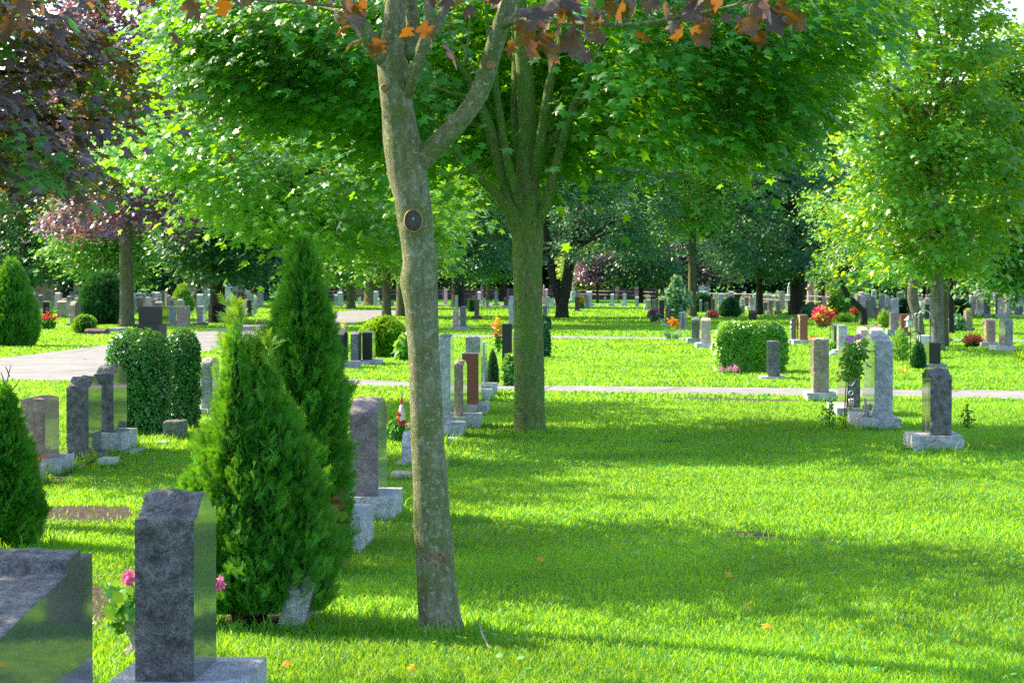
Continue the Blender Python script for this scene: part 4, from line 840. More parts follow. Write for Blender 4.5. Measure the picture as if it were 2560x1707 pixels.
S('brown-pink headstone with a white left face on a white base by the crab apple', 'S6', 1897, 1960, 1862, 438, 600, 655, 'pink', 'flat', 0, 'white', (1840, 2002))
S('grey headstone with a white side in front of the brown-panelled one', 'S6', 1748, 1812, 1716, 573, None, 735, 'gray', 'flat')
S('black arch-topped headstone above the tall pale grass', 'S6', 1890, 2015, 1878, 655, None, 855, 'black', 'round', .12)
S('brown-red headstone right of the crab apple trunk', 'S6', 2104, 2172, None, 405, None, 560, 'salmon', 'flat')
S('dark blue-grey headstone in the field right of the crab apple', 'S6', 2134, 2206, 2122, 510, 660, 722, 'charcoal', 'serp', .05, 'light', (2120, 2210))
S('brown headstone on a pale base, second right of the crab apple', 'S6', 2222, 2296, 2212, 498, 685, 728, 'pink', 'flat', 0, 'light', (2185, 2330))
S('grey slab with a white-lit top behind the brown and blue-grey pair', 'S7', 205, 292, None, 428, None, 620, 'gray', 'flat')
S('slim pale grey headstone right of the brown and blue-grey pair', 'S7', 278, 346, None, 490, 672, 738, 'light', 'round', .04, 'gray', (245, 378))
S('grey-blue headstone with a pale left face beside the dark trunk', 'S7', 478, 565, 455, 492, 700, 742, 'blue', 'flat', 0, 'gray', (430, 580))
S('small grey headstone far behind the fence-side slim stone', 'S7', 120, 185, None, 410, None, 560, 'gray', 'flat')
o = S('dark etched headstone with white ovals left of the red-brown one', 'D', 200, 240, 188, 533, 715, 752, 'charcoal', 'flat', 0, 'light', (178, 262))
etch(o, [('oval', 0, .8, .28, .06, .012), ('oval', 0, .58, .2, .05, .012), ('line', [(-.4, .4), (.4, .4)], .012), ('line', [(-.3, .32), (.3, .32)], .012)], -1)
o = S('red-brown headstone with a carved arch on its left face, right of the hedge', 'D', 272, 338, 240, 502, 715, 758, 'red', 'flat', 0, 'light', (216, 352), rough=False)
etch(o, [('line', [(-.8, .05), (-.8, .72), (-.6, .86), (-.3, .93), (0, .96), (.3, .93), (.6, .86), (.8, .72), (.8, .05)], .010)], -1, 'carved_arch', SM('palepink'))
S('slim dark headstone left of the bluish-white one, below the flower basket', 'D', 562, 622, 540, 578, None, 752, 'dark', 'serp', .04)
S('narrow bluish-white rough headstone behind the grey polished stone', 'D', 600, 676, 586, 592, 800, 838, 'light', 'flat', 0, 'light')
S('pink headstone with rough top behind the light-grey headstone', 'D', 792, 852, 735, 606, 830, 868, 'palepink', 'serp', .06, 'light')
S('white rough-topped headstone right behind the light-grey arched headstone', 'D', 880, 978, 862, 614, None, 850, 'white', 'serp', .05)
S('pink-brown headstone left of the red-brown one near the lantern', 'D', 1046, 1112, 1038, 482, 625, 692, 'mauve', 'flat', 0, 'gray')
S('red-brown headstone on a brown base beside the hanging lantern', 'D', 1134, 1192, 1120, 494, 646, 686, 'red', 'flat', 0, 'brown', (1120, 1206), rough=False)
S('tan-brown rough headstone with rounded top right of the pale trunk', 'D', 1478, 1542, None, 525, 700, 742, 'tan', 'round', .05, 'tan', (1474, 1572))
S('brown rough headstone behind the light-green bush', 'D', 1690, 1742, 1665, 465, 610, 642, 'tan', 'flat', 0, 'mauve', (1674, 1762))
o_ = S('pink-brown headstone with a pink carved left face, left of the far right pair', 'D', 1876, 1938, 1828, 538, 735, 787, 'pink', 'serp', .05, 'light', (1812, 1955))
etch(o_, [('line', [(-.75, .05), (-.75, .75), (-.45, .9), (0, .95), (.45, .9), (.75, .75), (.75, .05)], .012), ('line', [(-.4, .6), (.4, .6)], .01), ('line', [(-.4, .5), (.4, .5)], .01)], -1, 'carved_arch', SM('salmon'))
o_ = S('grey rough headstone with an engraved left face, right of the far right pair', 'D', 2020, 2086, 1968, 530, 765, 814, 'gray', 'serp', .05, 'white', (1936, 2098))
etch(o_, [('oval', 0, .8, .4, .08, .012), ('line', [(-.6, .6), (.6, .6)], .012), ('line', [(-.5, .5), (.5, .5)], .012), ('line', [(-.6, .38), (.6, .38)], .01)], -1)
S('tall dark green-grey headstone behind the leaning trunk', 'S7', 1846, 1912, None, 485, None, 800, 'green', 'serp', .04)
S('pale headstone left of the leafy stems by the brown pair', 'S7', 1946, 2020, None, 515, 705, 738, 'light', 'flat', 0, 'light')
S('brown slab headstone with a pale side among leafy stems', 'S7', 2000, 2082, 1975, 615, None, 855, 'brown', 'flat')
S('dark grey headstone with a rough white side right of the leafy stems', 'S7', 2132, 2232, 2112, 588, None, 812, 'dark', 'flat')
S('dark red headstone behind the red geranium basket', 'S7', 1682, 1742, None, 508, None, 712, 'maroon', 'serp', .06)
S('pink headstone behind the clipped globe shrub at its right', 'S7', 1640, 1688, None, 418, None, 600, 'palepink', 'flat')
S('white leaning tablet behind the pale slim trunk, right field', 'S7', 2168, 2236, None, 408, None, 600, 'white', 'flat')
S('pinkish low headstone in front of the white leaning tablet', 'S7', 2084, 2176, None, 492, None, 605, 'palepink', 'serp', .06)
S('white worn stone with a dark stain at the centre right', 'S7', 2258, 2345, None, 488, None, 660, 'white', 'serp', .05)
S('grey and pink stacked stone left of the clipped globe shrub', 'S7', 1150, 1232, None, 370, 520, 640, 'palepink', 'flat', 0, 'gray')
# ---- far right field
S('white mottled stone with domed top above the dark yew', 'S8', 190, 298, None, 383, None, 570, 'white', 'round', .12)
S('white-blue leaning stone beside the dark yew', 'S8', 38, 142, None, 485, None, 665, 'white', 'flat')
S('grey headstone on a black one behind the curved pale trunk', 'S8', 665, 742, None, 388, None, 600, 'gray', 'flat')
S('black headstone right of the curved pale trunk', 'S8', 640, 720, None, 560, 800, 838, 'black', 'flat', 0, 'brown')
S('white block headstone behind the curved pale trunk', 'S8', 560, 642, None, 510, None, 700, 'white', 'flat')
S('bluish-white headstone left of the tan one by the forked trunk', 'S8', 1120, 1196, None, 390, 545, 575, 'light', 'serp', .05, 'gray')
S('tan headstone below the forked tan trunk', 'S8', 1226, 1286, None, 408, None, 560, 'salmon', 'flat')
S('dark red-brown headstone with a pink side left of the dark round bush', 'S8', 1108, 1168, 1092, 560, None, 805, 'maroon', 'flat')
S('white domed headstone behind the pink one in the far right field', 'S8', 1420, 1528, None, 395, None, 655, 'white', 'serp', .08)
S('brown-pink headstone with a white left face by the dark round bush', 'S8', 1436, 1506, 1388, 500, 725, 762, 'pink', 'flat', 0, 'mauve')
S('pink oval-topped headstone on a white base, far right field', 'S8', 1542, 1622, 1530, 462, 655, 752, 'pink', 'round', .06, 'white', (1510, 1622))
S('tall grey pointed tablet on a plinth at the far right', 'S8', 1905, 1996, 1898, 338, 610, 662, 'mauve', 'gothic', .12, 'light', (1862, 1990))
S('orange-red polished headstone on a white base at the far right', 'S8', 1966, 2090, 1962, 432, 645, 720, 'orange', 'serp', .03, 'white', (1944, 2122), rough=False)
S('grey round-topped headstone right of the orange-red one', 'S8', 2132, 2212, 2125, 380, 575, 648, 'mauve', 'round', .08, 'white', (2098, 2235))
S('broad white slab monument at the far right edge', 'S8', 2195, 2420, None, 313, None, 655, 'white', 'flat', name='monument', cat='monument', w=.5)
S('dark grey capped headstone in the sunlit grass at the far right edge', 'S8', 2222, 2330, None, 590, 742, 768, 'dark', 'flat', 0, 'light', (2160, 2360))
# ---- front right group
S('tall light-grey arched headstone on a rough pale base behind the angel figure', 'K', 835, 1019, 700, 140, 1000, 1128, 'light', 'wave', .075, 'light', (690, 1102), wmax=1.25)
S('light polished headstone with a dark end beside the pink-flowered standard', 'K', 560, 690, 452, 282, 888, 990, 'charcoal', 'serp', .05, 'light', (450, 685), wmax=1.2)
S('slim pink-brown rough headstone with a flat top at the lane edge', 'K', 216, 373, None, 195, 736, 838, 'tan', 'flat', 0, 'light', (150, 440), w=.5)
S('dark charcoal headstone with a mirror left face, front right', 'K', 1400, 1616, 1310, 490, 1170, 1347, 'charcoal', 'wave', .055, 'light', (1222, 1726), w=.62)
S('black flat-topped headstone just behind the charcoal one at the front right', 'D', 1372, 1470, 1338, 740, 920, 962, 'black', 'flat', 0, 'gray', w=.55, rough=False)
o_ = S('white headstone with an arched panel under the shepherd hooks', 'D', 1300, 1402, 1252, 680, 852, 884, 'white', 'flat', 0, 'light', w=.6)
etch(o_, [('line', [(-.7, .05), (-.7, .7), (-.4, .86), (0, .92), (.4, .86), (.7, .7), (.7, .05)], .012)], -1, 'carved_arch', SM('gray'))
S('dark grey headstone with a sloped flat top in front of the clipped hedge', 'D', 2, 102, -30, 730, 1028, 1062, 'dark', 'flat', 0, 'light', (-60, 146), w=.5)
# ---- far left field
FL = [('brown headstone half hidden by the pointed cedar', 'S1', 155, 202, None, 505, 765, 822, 'brown', 'flat', 0, 'dark'),
 ('black headstone with a white etched flower behind the red geranium pot', 'S1', 332, 440, None, 498, 775, 818, 'black', 'round', .05, 'gray'),
 ('pink round-topped headstone behind the black etched one', 'S1', 428, 514, None, 408, 610, 658, 'palepink', 'round', .06, 'light', (438, 555)),
 ('brown-grey peaked headstone on a long dark base, left field', 'S1', 572, 722, None, 492, 760, 802, 'tan', 'peak', .07, 'dark', (535, 805)),
 ('dark domed headstone behind the brown-grey peaked one', 'S1', 640, 742, None, 455, 610, 655, 'charcoal', 'round', .14, 'light'),
 ('dark headstone with a white-lit top in front of the thick dark trunk', 'S1', 790, 906, None, 335, None, 600, 'charcoal', 'flat'),
 ('pink headstone in front of the thick dark trunk', 'S1', 818, 915, None, 405, None, 690, 'palepink', 'flat'),
 ('tan headstone directly behind the rounded brown boulder stone', 'S1', 786, 942, None, 480, None, 765, 'tan', 'flat'),
 ('tall rounded pink-brown boulder headstone left of the bushy evergreen', 'S1', 792, 882, 985, 508, 885, 948, 'pink', 'round', .14, 'gray'),
 ('dark round-topped headstone right of the olive-grey trunk', 'S1', 1948, 2030, None, 350, None, 650, 'dark', 'round', .06),
 ('pale grey-green headstone right of the olive-grey trunk', 'S1', 1942, 2046, None, 430, None, 705, 'green', 'round', .04),
 ('small pink round-topped headstone above the two-tier black monument', 'S1', 2106, 2182, None, 428, None, 722, 'palepink', 'round', .05),
 ('pinkish-grey headstone behind the small pink round-topped one', 'S1', 2208, 2294, None, 345, None, 690, 'pink', 'round', .04),
 ('dark grey gabled headstone above the two-tier black monument', 'S2', 48, 165, None, 503, None, 765, 'charcoal', 'peak', .08),
 ('low red headstone behind the dark grey gabled one', 'S2', 25, 98, None, 455, None, 742, 'red', 'round', .06),
 ('dark domed headstone at the foot of the straight dark trunk', 'S2', 185, 300, None, 395, None, 640, 'charcoal', 'round', .12),
 ('small brown-red headstone left of the dwarf spruce', 'S2', 302, 380, None, 490, None, 752, 'brown', 'flat'),
 ('grey headstone showing at the foot of the dwarf spruce', 'S2', 436, 522, None, 470, None, 762, 'gray', 'round', .05),
 ('blue-grey arched headstone right of the two-tier monument', 'S2', 262, 415, None, 585, 890, 948, 'blue', 'serp', .05, 'gray'),
 ('tan-grey arched headstone on a broad base right of the two-tier monument', 'S2', 432, 612, None, 585, 890, 952, 'tan', 'serp', .06, 'gray', (410, 660)),
 ('grey gabled headstone nearest the big dark trunk', 'S2', 778, 880, 755, 580, 880, 938, 'gray', 'peak', .05, 'dark', (722, 922)),
 ('grey-green headstone behind the grey gabled one', 'S2', 756, 866, None, 455, None, 705, 'green', 'flat'),
 ('pale pink headstone left of the dark trunk with the leaning limb', 'S2', 655, 726, None, 350, None, 565, 'palepink', 'flat'),
 ('dark purple headstone beneath the leaning limb', 'S2', 752, 802, None, 385, None, 565, 'maroon', 'flat'),
 ('pale pink headstone with a low top beneath the leaning limb', 'S2', 804, 862, None, 388, None, 565, 'palepink', 'peak', .06),
 ('white domed tablet left of the big dark trunk', 'S2', 908, 1032, None, 298, None, 600, 'white', 'round', .12),
 ('grey slab headstone in front of the white domed tablet', 'S2', 912, 1034, None, 438, None, 692, 'gray', 'flat'),
 ('brown headstone touching the big dark trunk', 'S2', 975, 1036, None, 573, None, 890, 'brown', 'flat'),
 ('dark red headstone beside the white urn monument', 'S2', 1276, 1332, None, 405, None, 692, 'maroon', 'flat'),
 ('pink headstone right of the white urn monument', 'S2', 1332, 1380, None, 358, None, 645, 'palepink', 'flat'),
 ('pale round-topped headstone right of the white urn monument', 'S2', 1378, 1432, None, 340, None, 622, 'light', 'round', .06),
 ('grey etched headstone right of the big dark trunk', 'S2', 1226, 1282, None, 498, 815, 855, 'gray', 'flat', 0, 'dark'),
 ('black-green headstone behind the cedar tip', 'S2', 1282, 1366, None, 520, None, 805, 'black', 'flat'),
 ('grey headstone right of the black-green one', 'S2', 1366, 1422, None, 478, None, 772, 'gray', 'flat'),
 ('black headstone with a wide cap in the left field', 'S2', 1486, 1562, None, 350, None, 625, 'black', 'serp', .05),
 ('red-brown headstone left of the white square-topped one', 'S2', 1576, 1638, None, 378, None, 642, 'red', 'flat'),
 ('white square-topped headstone near the cedar edge', 'S2', 1612, 1692, None, 320, None, 602, 'white', 'flat'),
 ('blue-grey headstone below the white square-topped one', 'S2', 1642, 1732, None, 380, None, 655, 'blue', 'flat'),
 ('grey-brown headstone on a broad dark base by the cedar edge', 'S2', 1466, 1546, 1600, 495, 725, 792, 'tan', 'flat', 0, 'dark', (1440, 1650)),
 ('pale pink headstone behind the grey-brown one', 'S2', 1582, 1640, None, 475, None, 722, 'palepink', 'flat'),
 ('black headstone beside the cedar edge', 'S2', 1642, 1722, None, 488, None, 775, 'black', 'flat'),
 ('white-topped grey headstone at the cedar edge', 'S2', 1732, 1802, None, 455, None, 722, 'light', 'flat'),
 ('pale grey headstone at the right edge of the cedar', 'S3', 132, 236, None, 410, 590, 645, 'light', 'serp', .06, 'gray', (125, 262)),
 ('red-brown capped headstone on a pale base beside the curving drive', 'S3', 416, 530, None, 402, 610, 655, 'pink', 'serp', .03, 'light', (390, 556)),
 ('white-topped grey headstone in front of the black plot railing', 'S3', 660, 736, None, 386, 560, 590, 'gray', 'round', .07, 'white', (640, 752)),
 ('small white stone between the trunks beyond the drive', 'S3', 1068, 1116, None, 440, None, 562, 'white', 'flat'),
 ('small dark stone with a white top between the trunks', 'S3', 1116, 1180, None, 390, None, 497, 'charcoal', 'flat'),
 ('tilted white tablet right of the stout pale trunk', 'S3', 1398, 1462, None, 345, None, 442, 'white', 'peak', .12),
 ('bluish low stone right of the stout pale trunk', 'S3', 1422, 1482, None, 500, None, 575, 'blue', 'flat'),
 ('lavender stone between the two dark drive trunks', 'S3', 1632, 1682, None, 505, None, 604, 'mauve', 'flat'),
 ('dark stone with a white-lit top between the two dark drive trunks', 'S3', 1636, 1680, None, 305, None, 455, 'dark', 'flat'),
]
for q in FL:
    o = S(*q)
    if 'etched flower' in q[0]: etch(o, [('oval', .3, .5, .35, .07, .008), ('line', [(.3, .42), (.1, .2), (.4, .1)], .01), ('line', [(.15, .3), (-.2, .38)], .01)], 0)
# low grave pieces on the left lawn
S('low brown rough boulder marker on the left lawn', 'S1', 1040, 1400, None, 978, 1065, 1090, 'maroon', 'serp', .06, 'mauve', (1000, 1430), w=.7, name='grave_marker', cat='grave marker', pol=False)
S('long grey grave ledger slab beside the brown boulder marker', 'S1', 1420, 1640, None, 975, None, 1055, 'gray', 'flat', w=1.6, name='grave_ledger', cat='ledger', rough=False, pol=False)
# ---- towers: obelisks, columns, urns
def tower(label, c, xc, ybot, prof_, colr, name='obelisk', cat='monument', square=True, parts=None):
    p = gnd(c, xc, ybot); d = p.y; o = thing(name, label, cat, p, None, ROWYAW+R(6)); sc_ = ppm(c, d)
    def z(y): return at(c, xc, y, d).z
    for (nm, sq, rows, cl) in prof_:
        m = MB(); m.lathe([(w_/2/sc_, max(0, z(y))) for (y, w_) in rows], (0, 0, 0), 14, 0, not sq, sq); m.build(nm, SM(cl or colr), o, local=True)
    return o
tower('white urn monument on a tall square pedestal beside the big dark trunk', 'S2', 1312, 700, [('pedestal', True, [(700, 150), (650, 150), (648, 120), (610, 118), (605, 96), (302, 92), (285, 110), (265, 140), (240, 140), (236, 90), (232, 84), (228, 80), (200, 76)], None), ('urn', False, [(201, 20), (190, 30), (175, 22), (160, 46), (140, 50), (128, 34), (122, 40), (118, 22), (105, 8)], None)], 'white', 'urn_monument')
tower('dark red obelisk rising beyond the rail fence at left', 'S3', 290, 452, [('base', True, [(452, 170), (420, 165), (418, 138), (408, 136)], 'light'), ('shaft', True, [(409, 118), (330, 104), (300, 78), (60, 52), (20, 4)], None)], 'maroon')
tower('slim white obelisk on a grey pedestal in front of the plot railing', 'S3', 782, 582, [('pedestal', True, [(582, 84), (550, 82), (548, 52), (410, 50), (405, 40)], 'gray'), ('shaft', True, [(406, 24), (235, 14), (225, 2)], None)], 'white')
tower('slim white post monument left of the slim white obelisk', 'S3', 757, 520, [('shaft', True, [(520, 34), (420, 30), (415, 20), (295, 18)], None)], 'white', 'post_monument')
tower('pink obelisk beside the white obelisk, beyond the shaded lawn', 'S4', 858, 475, [('pedestal', True, [(475, 110), (445, 100), (440, 62), (358, 58)], None), ('shaft', True, [(359, 48), (170, 24), (160, 3)], None)], 'salmon')
tower('white obelisk beside the pink obelisk', 'S4', 958, 475, [('pedestal', True, [(475, 80), (430, 70), (425, 58), (380, 56), (360, 46)], None), ('shaft', True, [(361, 36), (130, 26), (120, 3)], None)], 'white')
tower('tall grey shaft on a broad pale block behind the black forked tree', 'S4', 548, 445, [('base', True, [(445, 190), (395, 180), (390, 60)], 'light'), ('shaft', True, [(391, 44), (200, 36), (180, 4)], None)], 'blue')
tower('pink column right behind the mossy maple trunk', 'S4', 1934, 560, [('pedestal', True, [(560, 60), (440, 50), (435, 34)], None), ('shaft', False, [(436, 30), (235, 24), (218, 14)], None)], 'salmon', 'column_monument')
tower('stepped grey tapering monument left of the split-trunked tree', 'S4', 2160, 600, [('base', True, [(600, 120), (520, 118), (518, 90), (452, 88)], None), ('shaft', True, [(453, 74), (300, 24), (285, 3)], None)], 'gray')
tower('small white urn stone beside the stepped grey monument', 'S4', 2070, 450, [('pedestal', True, [(450, 56), (405, 50), (400, 40), (372, 40)], None), ('cap', True, [(372, 64), (345, 56), (342, 30)], None)], 'white', 'urn_monument')
tower('white column with a carved capital left of the pink obelisk block', 'S5', 372, 498, [('pedestal', True, [(498, 150), (470, 140), (465, 100), (345, 84), (330, 60)], None), ('column', False, [(331, 52), (105, 42)], None), ('capital', True, [(106, 52), (90, 60), (60, 86), (40, 90)], None)], 'white', 'column_monument')
tower('pink obelisk on a tall block, left of the avenue', 'S5', 510, 430, [('block', True, [(430, 130), (375, 124), (370, 104), (232, 102)], None), ('shaft', True, [(233, 66), (90, 48), (70, 3)], None)], 'salmon')
tower('grey obelisk behind the white column', 'S5', 430, 420, [('shaft', True, [(420, 60), (330, 56), (110, 44), (80, 3)], None)], 'gray')
tower('urn-topped grey pedestal among the far right trees', 'S6', 770, 440, [('pedestal', True, [(440, 110), (400, 100), (395, 70), (270, 66), (262, 90), (240, 88)], None), ('urn', False, [(241, 40), (200, 46), (170, 22), (145, 6)], None)], 'gray', 'urn_monument')
tower('pointed white gothic tablet with a carved arch', 'S6', 1062, 480, [('tablet', True, [(480, 105), (400, 100), (395, 92), (215, 90), (185, 60), (160, 4)], None)], 'light', 'gothic_monument')
tower('spired grey monument right of the pointed white tablet', 'S6', 1168, 470, [('pedestal', True, [(470, 100), (360, 84), (350, 64), (225, 60), (215, 84), (200, 80)], None), ('spire', True, [(201, 36), (170, 3)], None)], 'gray', 'spire_monument')
tower('tall slender grey shaft right of the spired monument', 'S6', 1244, 440, [('pedestal', True, [(440, 100), (380, 96), (375, 70), (320, 66), (300, 50)], None), ('shaft', True, [(301, 44), (60, 24), (50, 3)], None)], 'light')
tower('tall pink column in front of the dark wood', 'S6', 1730, 440, [('base', True, [(440, 84), (390, 80), (385, 56)], 'light'), ('column', False, [(386, 50), (140, 42), (120, 30)], None)], 'salmon', 'column_monument')
tower('white pointed obelisk standing behind the grey-blue headstone', 'S7', 499, 560, [('shaft', True, [(560, 60), (400, 56), (290, 44), (270, 50), (195, 3)], None)], 'white')
tower('tall red ornate monument with stacked tiers right of the dark trunk', 'S7', 868, 585, [('base', True, [(585, 165), (530, 155), (525, 128), (480, 124)], 'salmon'), ('body', True, [(481, 100), (300, 92), (296, 140), (272, 136)], None), ('crown', False, [(273, 100), (240, 96), (225, 80), (190, 56), (180, 40)], None), ('shaft', True, [(181, 34), (10, 26), (-30, 3)], None)], 'salmon', 'tiered_monument')
# ---- the crowded farthest rows, stones a few pixels tall
def far_rows(c, x0, x1, y0, y1, n, seed, where, band):
    rng = np.random.default_rng(seed); cols = (('grey', 'gray'), ('pale grey', 'light'), ('pink', 'palepink'), ('dark', 'charcoal'), ('white', 'white'), ('red-brown', 'pink'))
    ws = np.linspace(x0, x1, n)
    for i in range(n):
        nm, k = cols[rng.choice(6, p=(.24, .26, .2, .12, .1, .08))]; x = ws[i]+rng.uniform(-.4, .4)*(x1-x0)/n; yb = rng.uniform(y0, y1)
        p = gnd('F', x, yb); s = FPX/p.y; wd = rng.uniform(.16, .3)*s; h = rng.uniform(.7, 1.05)*s
        S('small %s headstone in the crowded %s rows %s' % (nm, band, where), 'F', x-wd/2, x+wd/2, None, yb-h, yb-h*.16 if rng.random() < .6 else None, yb, k, ('flat', 'serp', 'round')[rng.integers(3)], .06, 'light', group='%s headstones of the %s rows %s' % (nm, band, where), w=.6)
far_rows('F', 60, 520, 766, 790, 22, 1, 'at far left', 'farthest')
far_rows('F', 560, 1250, 760, 772, 16, 2, 'left of centre', 'farthest')
far_rows('F', 1660, 2200, 764, 780, 34, 3, 'right of centre', 'farthest')
far_rows('F', 2060, 2556, 770, 796, 26, 4, 'at far right', 'farthest')
# ================================================================ SHRUBS AND PLANTS
ML['cedar'] = leaf_mat('leaf_cedar', (.016, .16, .018), (.085, .35, .03), (.28, .60, .012), tf=.25, rough=.5, spec=.3, hue_noise=.55, nsc=5)
ML['cedar_gold'] = leaf_mat('leaf_cedar_gold', (.035, .20, .012), (.13, .36, .018), (.40, .60, .015), tf=.3, rough=.5, spec=.3, hue_noise=.5, nsc=6)
ML['dry'] = leaf_mat('leaf_dry', (.16, .075, .025), (.30, .17, .07), (.4, .22, .08), tf=.2, rough=.7, spec=.2)
ML['box'] = leaf_mat('leaf_box', (.018, .13, .022), (.06, .26, .04), (.20, .45, .02), tf=.22, rough=.22, spec=.7, hue_noise=.4, nsc=4)
ML['boxgold'] = leaf_mat('leaf_boxgold', (.035, .21, .015), (.15, .42, .016), (.50, .72, .02), tf=.32, rough=.3, spec=.5, hue_noise=.4, nsc=2)
ML['pine'] = leaf_mat('leaf_pine', (.015, .10, .035), (.04, .18, .05), (.1, .3, .03), tf=.15, rough=.5, spec=.4, hue_noise=.5, nsc=2)
ML['herb'] = leaf_mat('leaf_herb', (.03, .20, .03), (.09, .36, .04), (.4, .66, .03), tf=.35, rough=.35, spec=.5, hue_noise=.3)
ML['blue_herb'] = leaf_mat('leaf_blue_herb', (.05, .20, .10), (.12, .32, .16), (.3, .55, .12), tf=.3, rough=.4, spec=.5, hue_noise=.3)
ML['gold'] = leaf_mat('leaf_gold', (.35, .38, .05), (.62, .56, .10), (.8, .75, .1), tf=.35, rough=.4, spec=.4)
def petal(n, c): ML[n] = leaf_mat('petal_'+n, mul(c, .75), c, mul(c, .9), tf=.35, rough=.5, spec=.3, hue_noise=.1)
petal('redp', (.80, .03, .035)); petal('pinkp', (.90, .22, .48)); petal('coral', (.85, .24, .14)); petal('yellowp', (.90, .62, .02)); petal('magenta', (.82, .05, .22)); petal('orangep', (.90, .34, .02)); petal('lilac', (.85, .40, .78)); petal('whitep', (.85, .85, .82)); petal('plum', (.36, .10, .26))
M_STEM = simple('brown_stem', (.13, .08, .05), .9, nscale=60, namp=.4, bump=.4)
M_GSTEM = simple('green_stem', (.10, .20, .05), .7)
def body(rng, ctr, H, Rr, profile, n, lump, lf, depth=.38, z0=0.0, pw=1.6, sq=0):
    """points near a lumpy surface of revolution: returns points and outward directions"""
    zf = np.linspace(0, 1, 60); rf = np.interp(zf, [p[0] for p in profile], [p[1] for p in profile])
    cdf = np.cumsum(rf+.04); cdf /= cdf[-1]; z = np.interp(rng.random(n), cdf, zf); a = rng.random(n)*2*np.pi; r = np.interp(z, zf, rf)
    lm = np.array([noise.noise((math.cos(q)*lf+ctr[0]*3, math.sin(q)*lf+ctr[1], zz*lf*1.6*H/max(Rr, .01)*.5))+.5*noise.noise((math.cos(q)*lf*2.3+ctr[0], math.sin(q)*lf*2.3, zz*lf*2.6*H/max(Rr, .01)*.5)) for q, zz in zip(a, z)])
    rr = Rr*r*(1+lump*lm)*(1-depth*rng.random(n)**pw)
    if sq: rr *= 1/np.maximum(np.abs(np.cos(a)), np.abs(np.sin(a)))**sq
    out = np.stack([np.cos(a), np.sin(a), np.zeros(n)], 1)
    P = np.stack([ctr[0]+rr*np.cos(a), ctr[1]+rr*np.sin(a), z0+z*H], 1)
    return P, out, z, lm
CONE = [(0, .62), (.06, .85), (.2, 1), (.4, .9), (.6, .68), (.8, .40), (.93, .16), (1, .03)]
COLU = [(0, .72), (.06, .92), (.25, 1), (.5, .95), (.7, .72), (.85, .42), (.95, .18), (1, .03)]
BALL = [(0, .55), (.12, .85), (.35, 1), (.6, .96), (.8, .75), (.93, .42), (1, .08)]
BOXP = [(0, .80), (.1, .92), (.4, .98), (.75, 1), (.9, .88), (.97, .6), (1, .3)]
TEAR = [(0, .78), (.1, .95), (.25, 1), (.5, .84), (.75, .52), (.92, .22), (1, .04)]
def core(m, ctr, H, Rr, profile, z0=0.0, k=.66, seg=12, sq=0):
    m.lathe([(max(.004, Rr*np.interp(z, [p[0] for p in profile], [p[1] for p in profile])*k), z0+z*H*.94) for z in np.linspace(0, 1, 12)], (ctr[0], ctr[1], 0), seg)
